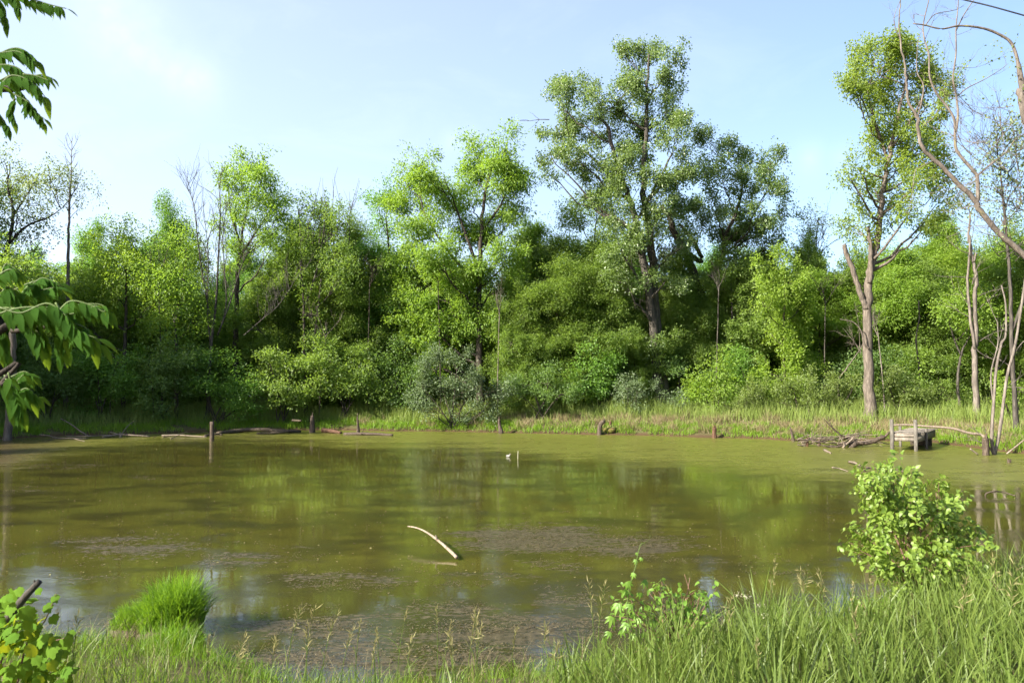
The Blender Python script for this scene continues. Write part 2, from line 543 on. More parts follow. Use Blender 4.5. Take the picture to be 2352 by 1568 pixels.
wx = axis([(-31, -14, 40), (-14, 14, 180), (14, 31, 50)])
wy = axis([(5.0, 14, 90), (14, 30, 90), (30, 50, 90)])
WX, WY = np.meshgrid(wx, wy)
ppx, ppy = to_px(WX.ravel(), WY.ravel())
bound = np.interp(ppx, scx, scy)
scum = np.clip(0.5 + (bound - ppy) / 46.0, 0, 1)
weed = weed_density(WX.ravel(), WY.ravel())
mudd = np.clip((ppx - 250) / -250, 0, 1)
wn = len(wx)
ii = np.arange(len(wy) - 1)[:, None] * wn + np.arange(wn - 1)[None, :]
mb = MB()
mb.add(np.stack([WX.ravel(), WY.ravel(), np.zeros(WX.size)], 1), None, np.stack([ii, ii + 1, ii + wn + 1, ii + wn], -1).reshape(-1, 4), scum)
wm, nt = new_mat('pond_water')
geo = nd(nt, 'ShaderNodeNewGeometry')
P = geo.outputs['Position']
a_s = nd(nt, 'ShaderNodeAttribute', attribute_name='rnd').outputs['Fac']
a_w = nd(nt, 'ShaderNodeAttribute', attribute_name='weed').outputs['Fac']
a_m = nd(nt, 'ShaderNodeAttribute', attribute_name='brown').outputs['Fac']
mpw = nd(nt, 'ShaderNodeMapping', {'Vector': P, 'Scale': (0.35, 1.0, 1.0)})
nA = nd(nt, 'ShaderNodeTexNoise', {'Vector': mpw.outputs[0], 'Scale': 0.55, 'Detail': 6.0, 'Roughness': 0.62})
nB = nd(nt, 'ShaderNodeTexNoise', {'Vector': mpw.outputs[0], 'Scale': 2.2, 'Detail': 6.0, 'Roughness': 0.65})
nC = nd(nt, 'ShaderNodeTexNoise', {'Vector': P, 'Scale': 7.0, 'Detail': 5.0, 'Roughness': 0.7})
nV = nd(nt, 'ShaderNodeTexNoise', {'Vector': nd(nt, 'ShaderNodeMapping', {'Vector': P, 'Scale': (0.5, 0.9, 1.0)}).outputs[0], 'Scale': 40.0, 'Detail': 2.0})
# scum film: broken yellow green film towards the far shore
sm = mth(nt, 'ADD', a_s, mth(nt, 'MULTIPLY', mth(nt, 'SUBTRACT', nA.outputs[0], 0.5), 1.3))
sm = mth(nt, 'ADD', sm, mth(nt, 'MULTIPLY', mth(nt, 'SUBTRACT', nB.outputs[0], 0.5), 0.8))
smask = ramp(nt, sm, [(0.25, (0, 0, 0)), (0.95, (1, 1, 1))])
a_c = nd(nt, 'ShaderNodeAttribute', attribute_name='clear').outputs['Fac']
water_c = ramp(nt, nA.outputs[0], [(0.35, (0.053, 0.051, 0.011)), (0.65, (0.073, 0.069, 0.013))])
water_c = mixc(nt, mth(nt, 'MULTIPLY', a_c, 0.62), water_c, (0.020, 0.018, 0.009))
# submerged weed patches
wm_ = mth(nt, 'ADD', a_w, mth(nt, 'ADD', mth(nt, 'MULTIPLY', mth(nt, 'SUBTRACT', nB.outputs[0], 0.5), 2.2), mth(nt, 'MULTIPLY', mth(nt, 'SUBTRACT', nA.outputs[0], 0.5), 1.6)))
wmask = ramp(nt, wm_, [(0.40, (0, 0, 0)), (1.0, (1, 1, 1))])
nG = nd(nt, 'ShaderNodeTexNoise', {'Vector': nd(nt, 'ShaderNodeMapping', {'Vector': P, 'Scale': (0.7, 1.0, 1.0)}).outputs[0], 'Scale': 0.75, 'Detail': 8.0, 'Roughness': 0.7, 'Distortion': 0.3})
free = ramp(nt, nG.outputs[0], [(0.46, (0, 0, 0)), (0.60, (0.9, 0.9, 0.9))])
wmask = mixc(nt, 1.0, wmask, free, 'LIGHTEN')
water_c = mixc(nt, mth(nt, 'MULTIPLY', wmask, 0.8), water_c, (0.022, 0.018, 0.008))
nF = nd(nt, 'ShaderNodeTexNoise', {'Vector': nd(nt, 'ShaderNodeMapping', {'Vector': P, 'Scale': (0.55, 1.0, 1.0)}).outputs[0], 'Scale': 16.0, 'Detail': 6.0, 'Roughness': 0.7})
em = mth(nt, 'ADD', a_w, mth(nt, 'MULTIPLY', mth(nt, 'SUBTRACT', nF.outputs[0], 0.5), 2.6))
em = mth(nt, 'ADD', em, mth(nt, 'MULTIPLY', mth(nt, 'SUBTRACT', nB.outputs[0], 0.5), 2.0))
emerg = ramp(nt, em, [(0.72, (0, 0, 0)), (0.95, (1, 1, 1))])
film_c = ramp(nt, nB.outputs[0], [(0.3, (0.090, 0.094, 0.018)), (0.7, (0.140, 0.142, 0.024))])
film_c = mixc(nt, mth(nt, 'MULTIPLY', nV.outputs[0], 0.35), film_c, (0.075, 0.070, 0.018))
film_c = mixc(nt, a_m, film_c, (0.070, 0.052, 0.020))
colw = mixc(nt, smask, water_c, film_c)
r1 = nd(nt, 'ShaderNodeTexNoise', {'Vector': nd(nt, 'ShaderNodeMapping', {'Vector': P, 'Scale': (0.45, 1.0, 1.0)}).outputs[0], 'Scale': 9.0, 'Detail': 3.0, 'Roughness': 0.5})
r2 = nd(nt, 'ShaderNodeTexNoise', {'Vector': nd(nt, 'ShaderNodeMapping', {'Vector': P, 'Scale': (0.5, 1.0, 1.0)}).outputs[0], 'Scale': 2.0, 'Detail': 2.0})
hh = mth(nt, 'ADD', mth(nt, 'MULTIPLY', r1.outputs[0], 0.5), r2.outputs[0])
b1 = nd(nt, 'ShaderNodeBump', {'Height': hh, 'Strength': 0.045, 'Distance': 0.03})
b2 = nd(nt, 'ShaderNodeBump', {'Height': nC.outputs[0], 'Strength': mth(nt, 'MULTIPLY', mth(nt, 'MAXIMUM', wmask, mth(nt, 'MULTIPLY', smask, 0.5)), 0.12), 'Distance': 0.03, 'Normal': b1.outputs[0]})
rough = mth(nt, 'ADD', 0.025, mth(nt, 'ADD', mth(nt, 'MULTIPLY', smask, 0.26), mth(nt, 'MULTIPLY', wmask, 0.04)))
spec = mth(nt, 'SUBTRACT', 0.28, mth(nt, 'MULTIPLY', smask, 0.14))
p = nd(nt, 'ShaderNodeBsdfPrincipled', {'Base Color': colw, 'Roughness': rough, 'IOR': 1.37, 'Normal': b2.outputs[0]})
p.inputs['Specular IOR Level'].default_value = 0.5
weedc = ramp(nt, nF.outputs[0], [(0.45, (0.040, 0.032, 0.014)), (0.75, (0.140, 0.110, 0.060))])
b3 = nd(nt, 'ShaderNodeBump', {'Height': nF.outputs[0], 'Strength': 0.35, 'Distance': 0.03})
dw = nd(nt, 'ShaderNodeBsdfPrincipled', {'Base Color': weedc, 'Roughness': 0.45, 'Specular IOR Level': 0.25, 'Normal': b3.outputs[0]})
mxs = nd(nt, 'ShaderNodeMixShader', {0: mth(nt, 'MULTIPLY', emerg, 0.8), 1: p.outputs[0], 2: dw.outputs[0]})
nd(nt, 'ShaderNodeOutputMaterial', {'Surface': mxs.outputs[0]})
wat = mb.build('water', wm, kind='structure')
wat['label'] = 'still olive green pond water with algae film'
for nm, arr in (('weed', weed), ('brown', mudd * scum), ('clear', np.clip((ppy - 1290) / 150, 0, 1))):
    a_ = wat.data.attributes.new(nm, 'FLOAT', 'POINT')
    a_.data.foreach_set('value', arr.astype(np.float32))


# ------------------------------------------------------------------ foliage builders
def leaf_quads(C, axis_, nrm, L, W, fold=0.25):
    """folded diamond leaves: two triangles each"""
    n = len(C)
    side = unit(np.cross(axis_, nrm))
    nn = np.cross(side, axis_)
    v = np.empty((n, 4, 3))
    L = np.asarray(L).reshape(-1, 1)
    W = np.asarray(W).reshape(-1, 1)
    mid = C + axis_ * L * 0.45
    v[:, 0] = C
    v[:, 1] = mid + side * W * 0.5 + nn * W * fold
    v[:, 2] = C + axis_ * L - nn * L * 0.12
    v[:, 3] = mid - side * W * 0.5 + nn * W * fold
    i = np.arange(n)[:, None] * 4
    t = np.concatenate([i + np.array([[0, 1, 2]]), i + np.array([[0, 2, 3]])], 0)
    return v.reshape(-1, 3), t


LIGHT = np.array(sun_dir)          # leaves turn towards the light


def sprays(mb, S, out, k, L, ar, spread, rng, droop=0.25, upn=0.6):
    """k leaves round each spray centre S, radiating"""
    n = len(S)
    C = np.repeat(S, k, 0)
    O = np.repeat(out, k, 0)
    N = n * k
    a = unit(rng.standard_normal((N, 3)) * 0.8 + O * 0.5 + np.array([0, 0, -droop]))
    C = C + a * (rng.uniform(0.02, 1.0, (N, 1)) ** 0.7) * spread + rng.standard_normal((N, 3)) * spread * 0.25
    nr = unit(np.array([0, 0, upn * .7]) + O * 0.35 + LIGHT * 0.55 + rng.standard_normal((N, 3)) * 0.5)
    Ls = L * rng.uniform(0.65, 1.25, N)
    v, t = leaf_quads(C, a, nr, Ls, Ls * ar)
    rn = np.clip(np.repeat(rng.uniform(0, 1, n), k) * 0.5 + rng.uniform(0, 0.5, N), 0, 1)
    mb.add(v, t, None, np.repeat(rn, 4))


class Style:
    def __init__(s, L=0.2, ar=0.5, K=150, k=12, spread=0.35, clump=0.75, flat=0.5, droop=0.25, upn=0.6, shell=0.45, cpm=1.7, sl=1.0, up=0.5):
        s.cpm, s.sl, s.up = cpm, sl, up
        s.L, s.ar, s.K, s.k, s.spread, s.clump, s.flat, s.droop, s.upn, s.shell = L, ar, K, k, spread, clump, flat, droop, upn, shell


def grow(mbw, mbl, trunk, tr, lobes, st, rng, twig=True, limb_r=0.45, dens=1.0):
    """limbs from the trunk to every lobe, boughs to its clumps, and the leaves"""
    trunk = np.asarray(trunk, float)
    for (c, r) in lobes:
        c = np.asarray(c, float)
        r = np.asarray(r, float)
        hd = np.linalg.norm(trunk[:, :2] - c[:2], axis=1)
        want = c[2] - 0.3 * r[2] - 0.75 * hd
        score = np.abs(trunk[:, 2] - want) + 0.35 * hd
        j = int(np.argmin(score))
        p0 = trunk[j]
        dvec = c - p0
        ctrl = p0 + np.array([dvec[0] * 0.62, dvec[1] * 0.62, dvec[2] * 0.35])
        lr = max(0.025, min(tr[j] * 0.5, limb_r * tr[j] * .7 + 0.014 * np.linalg.norm(dvec)))
        limb = bez(p0, ctrl, c, 9)
        limb[1:-1] += rng.standard_normal((7, 3)) * 0.035 * np.linalg.norm(dvec) * 0.5
        mbw.tube(limb, np.linspace(lr, 0.022, 9), 5, cap=False)
        A = math.pi * 0.5 * (r[0] + r[1]) * r[2]
        nsp = max(6, int(A * st.K * dens / st.k))
        ncl = max(3, int(st.cpm * A))
        u = unit(rng.standard_normal((ncl, 3)) + np.array([0, 0, 0.25]))
        rad = st.shell + (1 - st.shell) * rng.uniform(0, 1, (ncl, 1)) ** 0.8
        cl = c + u * rad * r
        for q in range(ncl):
            if not twig:
                break
            s0 = limb[rng.integers(4, 9)]
            bp = bez(s0, (s0 + cl[q]) * 0.5 + np.array([0, 0, -0.12 * np.linalg.norm(cl[q] - s0)]), cl[q], 5)
            mbw.tube(bp, np.linspace(0.026, 0.008, 5), 3, cap=False)
        which = rng.integers(0, ncl, nsp)
        cr = st.clump * rng.uniform(0.6, 1.15, ncl)[which][:, None]
        sd_ = unit(u * np.array([1, 1, .8]) + np.array([0, 0, st.up]) + rng.standard_normal((ncl, 3)) * 0.35)   # each clump is a leafy shoot
        tt_ = rng.uniform(-0.55, 1.0, (nsp, 1))
        S = cl[which] + sd_[which] * tt_ * st.sl * rng.uniform(.5, 1.2, ncl)[which][:, None] + rng.standard_normal((nsp, 3)) * cr * (1.15 - .55 * np.abs(tt_)) * np.array([0.42, 0.42, 0.42 * st.flat])
        out = unit((S - c) / r * 0.7 + (S - cl[which]) * 0.4 + np.array([0, 0, 0.15]))
        sprays(mbl, S, out, st.k, st.L, st.ar, st.spread, rng, st.droop, st.upn)


def px_lobes(Y, lst, depth=1.0, rng=None):
    """lobes given as photo ellipses (px, py, rx, ry[, dY]) become ellipsoids with real depth at distance Y"""
    out = []
    for l in lst:
        dY = l[4] if len(l) > 4 else (rng.uniform(-1, 1) * depth if rng is not None else 0.0)
        Yc = Y + dY
        s = Yc / F
        c = at(l[0], l[1], Yc)
        out.append((c, np.array([l[2] * s, max(0.7, 0.85 * l[2] * s), l[3] * s])))
    return out


def px_line(pts, Y, dY=None):
    dY = [0] * len(pts) if dY is None else dY
    return np.array([at(p[0], p[1], Y + d) for p, d in zip(pts, dY)])


def rooted(pts, Y):
    """a trunk line from photo points (first one the foot), set on the ground at distance Y"""
    b = base_at(pts[0][0], Y)
    b[2] -= 0.15
    return np.vstack([[b], px_line(pts[1:], Y)])


def flare(rad, n, k=0.5):
    r = np.array(rad, float)
    m = max(2, n // 7)
    r[:m] *= 1 + k * np.linspace(1, 0, m) ** 2
    return r


def tree(name, label, cat, stems, lobes, st, leafm, barkm, seed, group=None, twig=True, dens=1.0, extra=None):
    """stems: list of (points, r0, r1). The first stem carries the crown unless lobes name another one."""
    rng = np.random.default_rng(seed)
    base = stems[0][0][0].copy()
    t = thing(name, base, label, cat, group)
    w, lf = MB(), MB()
    allp, allr = [], []
    for i, (pts, r0, r1) in enumerate(stems):
        n = max(10, 5 * len(pts))
        sp = spline(pts, n)
        sp[1:-1, :2] += rng.standard_normal((n - 2, 2)) * r0 * 0.12
        rr = np.linspace(r0, r1, n)
        if i == 0 or abs(pts[0][2] - base[2]) < 0.3:
            rr = flare(rr, n)
        w.tube(sp, rr, 10 if r0 > 0.1 else 6, rough=0.05)
        allp.append(sp)
        allr.append(rr)
    if lobes:
        grow(w, lf, np.vstack(allp), np.concatenate(allr), lobes, st, rng, twig, dens=dens)
    if extra:
        extra(w, lf, rng)
    w.build('trunk', M[barkm], t)
    if lf.n:
        lf.build('crown', M[leafm], t, smooth=False, kind='stuff')
    return t


def copy_thing(src, loc, rz, sc, label=None, group=None):
    o = src.copy()
    COL.objects.link(o)
    o.location = tuple(float(k) for k in loc)
    o.rotation_euler = (0, 0, rz)
    o.scale = sc
    for ch in list(src.children):
        c = ch.copy()
        COL.objects.link(c)
        c.parent = o
    if label:
        o['label'] = label
    if group:
        o['group'] = group
    return o


def twiggy(w, p, d, length, r, depth, rng, spread=0.55, tips=None, up=0.12, sides=4):
    """recursive bare branch"""
    n = 6
    pts = [p]
    dd = unit(d)
    for i in range(n - 1):
        dd = unit(dd + rng.standard_normal(3) * 0.11 + np.array([0, 0, up * 0.4]))
        pts.append(pts[-1] + dd * length / (n - 1))
    pts = np.array(pts)
    w.tube(pts, np.linspace(r, r * 0.35, n), sides if r > 0.012 else 3, cap=False)
    if depth <= 0:
        if tips is not None:
            tips.append(pts[-1])
        return
    for k in range(rng.integers(3, 6)):
        i = rng.integers(2, n)
        nd_ = unit(dd + rng.standard_normal(3) * spread + np.array([0, 0, up]))
        twiggy(w, pts[i], nd_, length * rng.uniform(0.4, 0.7), r * 0.5, depth - 1, rng, spread, tips, up, sides)


# ------------------------------------------------------------------ hero trees on the far bank
A = lambda s: Style(**s)
ASH = Style(sl=1.0, up=.25, L=0.20, ar=0.40, K=600, k=13, spread=0.40, clump=0.90, flat=0.5, cpm=1.7, shell=0.25, droop=0.4, upn=0.8)
COT = Style(sl=.8, up=.5, L=0.128, ar=0.85, K=560, k=9, spread=0.28, clump=0.66, flat=0.9, cpm=1.7, droop=0.5, upn=0.3, shell=0.55)
MAP = Style(sl=.85, up=1.1, L=0.13, ar=0.75, K=640, k=10, spread=0.26, clump=0.58, flat=1.0, cpm=2.2, droop=0.35, upn=0.5, shell=0.5)
FIL = Style(sl=1.2, up=.6, L=0.155, ar=0.55, K=560, k=10, spread=0.36, clump=1.15, flat=0.5, shell=0.25, cpm=1.3, droop=0.3, upn=0.7)
SPA = Style(L=0.14, ar=0.6, K=150, k=8, spread=0.35, clump=0.9, flat=0.8, droop=0.3, upn=0.5, shell=0.3)
LAY = Style(sl=1.1, up=.25, L=0.145, ar=0.6, K=500, k=10, spread=0.34, clump=1.1, flat=0.35, droop=0.25, upn=0.95, cpm=1.2)
SHR = Style(sl=.7, up=.7, L=0.12, ar=0.5, K=560, k=12, spread=0.24, clump=0.5, flat=0.7, droop=0.15, upn=0.7)

r_ = np.random.default_rng(77)
Y1 = 50.0
tree('cottonwood_tree', 'tallest tree on the far bank, twin grey trunks and an open grey-green crown', 'tree',
     [(rooted([(1524, 925), (1514, 800), (1503, 690), (1497, 570), (1480, 470), (1478, 400), (1484, 300), (1487, 200), (1490, 125)], Y1), 0.36, 0.05),
      (np.vstack([base_at(1509, Y1 - .5) - np.array([0, 0, .1]), px_line([(1503, 780), (1484, 640), (1468, 540), (1450, 470), (1428, 410), (1408, 340), (1392, 285), (1370, 270)], Y1 - .5)]), 0.30, 0.06),
      (px_line([(1478, 480), (1520, 400), (1545, 350)], Y1), 0.12, 0.04),
      (px_line([(1440, 440), (1390, 390), (1345, 350), (1300, 330)], Y1), 0.12, 0.03)],
     px_lobes(Y1, [(1492, 140, 42, 38), (1445, 135, 22, 38), (1540, 150, 24, 32), (1500, 195, 52, 36), (1440, 205, 42, 36), (1395, 215, 34, 30), (1345, 205, 36, 30),
                   (1300, 240, 40, 34), (1262, 215, 18, 18), (1275, 290, 42, 36), (1330, 285, 46, 36), (1395, 285, 48, 40), (1262, 350, 32, 30), (1320, 355, 46, 32), (1268, 400, 26, 16),
                   (1545, 240, 34, 32), (1500, 270, 46, 40), (1555, 310, 44, 36), (1480, 345, 56, 44), (1420, 350, 44, 36), (1570, 370, 32, 36), (1540, 400, 44, 36), (1380, 400, 44, 34),
                   (1440, 430, 50, 36), (1500, 440, 54, 40), (1350, 440, 36, 34), (1400, 480, 44, 34), (1530, 480, 44, 34), (1420, 560, 40, 36), (1545, 570, 40, 36), (1440, 650, 36, 34), (1500, 530, 44, 34), (1480, 590, 30, 30), (1530, 640, 36, 26), (1490, 720, 34, 26), (1480, 800, 26, 18), (1530, 790, 26, 16)], 2.6, r_),
     COT, 'cotton', 'trunk', 101, dens=1.12,
     extra=lambda w, l, g: (twiggy(w, at(1262, 275, Y1), at(1200, 262, Y1) - at(1262, 275, Y1), 1.6, 0.03, 1, g, 0.5),
                            [twiggy(w, at(1490 + g.uniform(-20, 20), 600 + g.uniform(-80, 90), Y1 - .6), np.array([g.uniform(-1, 1), -.5, -.1]), 1.7, 0.025, 2, g, 0.6) for _ in range(8)]))
Y2 = 53.0
tree('cottonwood_tree', 'dark leaning cottonwood right of the tallest tree, its thick trunk bent left', 'tree',
     [(rooted([(1622, 900), (1614, 800), (1606, 700), (1592, 630), (1572, 575), (1548, 530), (1538, 500), (1520, 470)], Y2), 0.42, 0.12),
      (px_line([(1600, 690), (1655, 600), (1668, 540), (1690, 490), (1705, 430), (1700, 380)], Y2), 0.20, 0.04),
      (px_line([(1570, 575), (1612, 600), (1590, 550), (1560, 515)], Y2 + .4), 0.18, 0.08),
      (px_line([(1660, 560), (1720, 510), (1760, 440)], Y2), 0.12, 0.03)],
     px_lobes(Y2, [(1632, 330, 34, 34), (1680, 345, 38, 30), (1725, 370, 34, 34), (1770, 375, 32, 34), (1615, 390, 30, 36), (1660, 410, 38, 34), (1715, 430, 42, 34), (1765, 430, 38, 34), (1800, 475, 26, 16),
                   (1640, 470, 42, 36), (1690, 490, 46, 36), (1745, 490, 42, 36), (1560, 470, 40, 34), (1600, 540, 42, 34), (1660, 560, 48, 38), (1720, 550, 50, 38), (1570, 520, 34, 24), (1760, 560, 36, 34), (1690, 620, 44, 34)], 2.2, r_),
     COT, 'cotton', 'darkbark', 102)
Y3 = 50.0
tree('ash_tree', 'bright yellow-green ash at the centre of the far bank, left of the tallest tree', 'tree',
     [(rooted([(1103, 930), (1102, 800), (1100, 680), (1103, 580), (1108, 500), (1118, 420), (1140, 360)], Y3), 0.24, 0.04),
      (px_line([(1100, 620), (1070, 540), (1045, 470), (1020, 410)], Y3), 0.12, 0.03),
      (px_line([(1106, 530), (1150, 470), (1178, 400)], Y3), 0.10, 0.03),
      (px_line([(1101, 660), (1040, 590), (980, 500), (960, 430)], Y3), 0.12, 0.03)],
     px_lobes(Y3, [(1162, 335, 26, 20), (1090, 352, 34, 26), (1135, 365, 42, 28), (1180, 378, 40, 26), (1090, 400, 46, 28), (1150, 415, 50, 28), (1200, 425, 26, 16), (965, 385, 26, 20), (1000, 395, 30, 22), (925, 410, 20, 18), (1030, 430, 40, 26),
                   (960, 450, 44, 28), (1075, 455, 46, 26), (1165, 465, 46, 26), (915, 480, 30, 28), (1000, 500, 44, 30), (1180, 500, 30, 20), (945, 540, 46, 32), (1060, 540, 50, 30), (1130, 545, 48, 30), (920, 590, 36, 30),
                   (1000, 590, 54, 32), (1090, 600, 54, 32), (1160, 600, 40, 28), (950, 640, 46, 30), (1040, 660, 56, 34), (1130, 660, 50, 30), (960, 700, 46, 30), (1070, 720, 54, 32), (1000, 750, 50, 30), (1110, 770, 46, 26), (1040, 810, 46, 24), (960, 780, 34, 24)], 2.4, r_),
     ASH, 'ash', 'darkbark', 103, dens=1.25)
Y4 = 51.0
tree('ash_tree', 'rounded ash standing above the woods at left, open crown on forked dark limbs', 'tree',
     [(rooted([(538, 930), (541, 780), (543, 680), (548, 600), (558, 530), (572, 450)], Y4), 0.20, 0.04),
      (px_line([(550, 590), (590, 530), (628, 470)], Y4), 0.09, 0.03),
      (px_line([(553, 560), (530, 490), (525, 430)], Y4), 0.08, 0.03)],
     px_lobes(Y4, [(580, 372, 20, 14), (545, 395, 34, 22), (592, 400, 36, 20), (525, 425, 26, 20), (570, 430, 34, 20), (622, 415, 26, 20), (640, 450, 22, 18), (590, 460, 36, 18), (655, 482, 20, 14), (540, 470, 30, 20), (620, 490, 36, 18), (575, 505, 34, 18),
                   (640, 520, 28, 16), (525, 520, 26, 20), (600, 545, 34, 18), (560, 560, 32, 18), (620, 575, 26, 14), (545, 600, 34, 20)], 1.8, r_),
     ASH, 'ash', 'darkbark', 104, dens=0.95)
Y5 = 54.0
tree('elm_tree', 'dark green tree left of the bright central ash, bare black lower trunk', 'tree',
     [(rooted([(907, 915), (909, 800), (906, 700), (898, 620), (890, 540), (886, 480)], Y5), 0.17, 0.03)],
     px_lobes(Y5, [(882, 455, 22, 20), (905, 450, 24, 18), (872, 490, 22, 22), (895, 520, 26, 26), (850, 570, 34, 30), (890, 580, 40, 30), (830, 620, 40, 34), (880, 640, 50, 36), (850, 690, 50, 34), (900, 700, 46, 30), (830, 730, 44, 30), (880, 760, 46, 26)], 1.6, r_),
     FIL, 'deep', 'darkbark', 105, dens=1.2)
Y6 = 42.0
tree('maple_tree', 'big maple beside the dock, broken limbs on its pale trunk and a lime crown above', 'tree',
     [(rooted([(1997, 975), (1996, 900), (1994, 800), (1992, 700), (1996, 640), (2007, 590), (2020, 530), (2026, 460), (2034, 400), (2050, 320), (2070, 240), (2085, 170)], Y6), 0.29, 0.05),
      (px_line([(1990, 710), (1978, 680), (1962, 630), (1945, 585), (1937, 562)], Y6 - .1), 0.15, 0.11),
      (px_line([(1998, 650), (2000, 600), (1998, 560), (1993, 520)], Y6 - .2), 0.13, 0.09),
      (px_line([(2008, 595), (2030, 570), (2060, 530), (2085, 495)], Y6 - .2), 0.08, 0.04),
      (px_line([(1996, 800), (1985, 790), (1978, 760), (1960, 740), (1930, 733)], Y6 - .4), 0.05, 0.02),
      (px_line([(2032, 410), (2000, 400), (1975, 385)], Y6), 0.06, 0.025),
      (px_line([(2045, 340), (2090, 280), (2130, 200)], Y6), 0.10, 0.03),
      (px_line([(2040, 370), (2010, 280), (1990, 200)], Y6 + .3), 0.09, 0.03)],
     px_lobes(Y6, [(1985, 140, 36, 32), (2010, 125, 34, 32), (2050, 115, 34, 30), (2085, 105, 34, 34), (1960, 175, 28, 32), (2000, 180, 40, 32), (2050, 165, 40, 32), (2100, 150, 40, 34), (2145, 155, 34, 28), (2175, 190, 30, 28), (1965, 220, 30, 28),
                   (2010, 225, 40, 30), (2060, 220, 40, 32), (2120, 210, 44, 32), (2165, 240, 34, 32), (2040, 270, 40, 28), (2090, 275, 44, 32), (2145, 295, 40, 30), (2000, 262, 28, 18), (2030, 315, 38, 26), (2080, 335, 44, 32), (2140, 350, 44, 32), (1995, 340, 24, 20),
                   (1975, 385, 26, 16), (1955, 410, 22, 18), (1968, 435, 22, 16), (2060, 385, 42, 28), (2115, 405, 46, 30), (2165, 410, 36, 28), (2010, 430, 26, 20), (2050, 450, 34, 24), (2100, 465, 44, 28), (2150, 470, 38, 26), (1995, 490, 24, 16), (1965, 520, 26, 22), (2040, 505, 26, 16), (1985, 545, 26, 18), (2120, 520, 40, 24)], 1.7, r_),
     MAP, 'maple', 'palebark', 106, dens=0.95)
tree('maple_tree', 'small layered lime-green maple growing alone in front of the dark woods at right', 'tree',
     [(rooted([(1803, 945), (1802, 860), (1800, 760), (1803, 660), (1798, 600)], 46.5), 0.09, 0.02)],
     px_lobes(46.5, [(1795, 600, 26, 20), (1760, 630, 34, 22), (1815, 640, 34, 22), (1790, 680, 50, 24), (1750, 690, 34, 20), (1800, 730, 56, 24), (1840, 700, 30, 20), (1770, 765, 40, 20), (1825, 775, 44, 22), (1800, 815, 44, 20), (1830, 850, 36, 18), (1780, 860, 40, 18), (1800, 890, 50, 20)], 1.0, r_),
     MAP, 'bright', 'darkbark', 107, dens=1.25)
tree('sparse_tree', 'thin-leaved tree at the left edge, dark forked trunk against the sky', 'tree',
     [(rooted([(2, 900), (2, 700), (12, 590), (26, 530), (30, 480), (18, 430), (22, 380)], 45), 0.17, 0.03),
      (px_line([(20, 560), (60, 520), (110, 500), (140, 480)], 45), 0.08, 0.02), (px_line([(28, 500), (60, 450), (90, 400)], 45), 0.06, 0.02)],
     px_lobes(45, [(15, 380, 40, 30), (60, 400, 46, 32), (110, 400, 40, 34), (20, 440, 50, 34), (80, 450, 50, 32), (130, 440, 36, 30), (40, 500, 50, 34), (100, 500, 46, 30), (-40, 450, 60, 50), (-60, 540, 60, 50), (180, 420, 40, 26), (90, 560, 50, 34)], 1.5, r_),
     SPA, 'pale', 'darkbark', 108, dens=1.35)
tree('bright_tree', 'rounded yellow-green tree top in the left woods beneath darker trees', 'tree',
     [(rooted([(285, 940), (287, 800), (290, 650), (292, 560)], 47), 0.14, 0.03)],
     px_lobes(47, [(290, 540, 36, 26), (265, 575, 40, 26), (320, 575, 36, 26), (290, 620, 60, 30), (250, 640, 40, 26), (330, 640, 46, 28), (280, 680, 60, 28), (350, 690, 40, 26), (230, 700, 50, 26), (300, 730, 60, 26), (180, 660, 44, 26), (150, 700, 50, 26), (210, 750, 60, 26)], 1.5, r_),
     FIL, 'bright', 'darkbark', 109, dens=1.2)
tree('bright_tree', 'gold-tinged slender tree in the left woods right of the rounded yellow-green one', 'tree',
     [(rooted([(408, 940), (405, 800), (398, 680), (405, 580)], 47), 0.12, 0.02), (px_line([(402, 740), (420, 650), (428, 570)], 47), 0.05, 0.02)],
     px_lobes(47, [(405, 560, 32, 24), (430, 590, 30, 24), (385, 600, 34, 22), (420, 640, 44, 26), (370, 660, 40, 24), (410, 700, 50, 26), (440, 740, 40, 24), (380, 750, 50, 26), (420, 800, 50, 24)], 1.3, r_),
     FIL, 'ash', 'trunk', 110, dens=1.0)
tree('sparse_tree', 'feathery pale green tree between the two ashes, its twigs bare at the top', 'tree',
     [(rooted([(705, 930), (700, 780), (696, 640), (690, 560), (688, 480)], 50), 0.10, 0.015), (px_line([(702, 700), (728, 620), (742, 540), (750, 470)], 50), 0.08, 0.015)],
     px_lobes(50, [(685, 480, 22, 30), (740, 480, 30, 26), (790, 510, 34, 26), (760, 530, 40, 26), (700, 540, 34, 30), (770, 580, 46, 28), (720, 600, 44, 28), (690, 640, 40, 28), (780, 640, 44, 26)], 1.4, r_),
     SPA, 'mid', 'trunk', 111, dens=2.8,
     extra=lambda w, l, g: [twiggy(w, at(690 + 14 * i, 560, 50), np.array([g.uniform(-.25, .25), 0, 1]), g.uniform(2.2, 3.2), 0.03, 1, g, 0.3) for i in range(9)])


def ivy_extra(w, l, g):
    for (pts) in ([(704, 920), (700, 800), (696, 680), (692, 620)], [(712, 900), (722, 780), (738, 640)]):
        sp = spline(px_line(pts, 49.3), 60)
        S = sp + g.standard_normal(sp.shape) * 0.22
        sprays(l, S, unit(g.standard_normal(S.shape) + np.array([0, -.6, 0])), 16, 0.13, 0.8, 0.22, g, 0.5, 0.2)


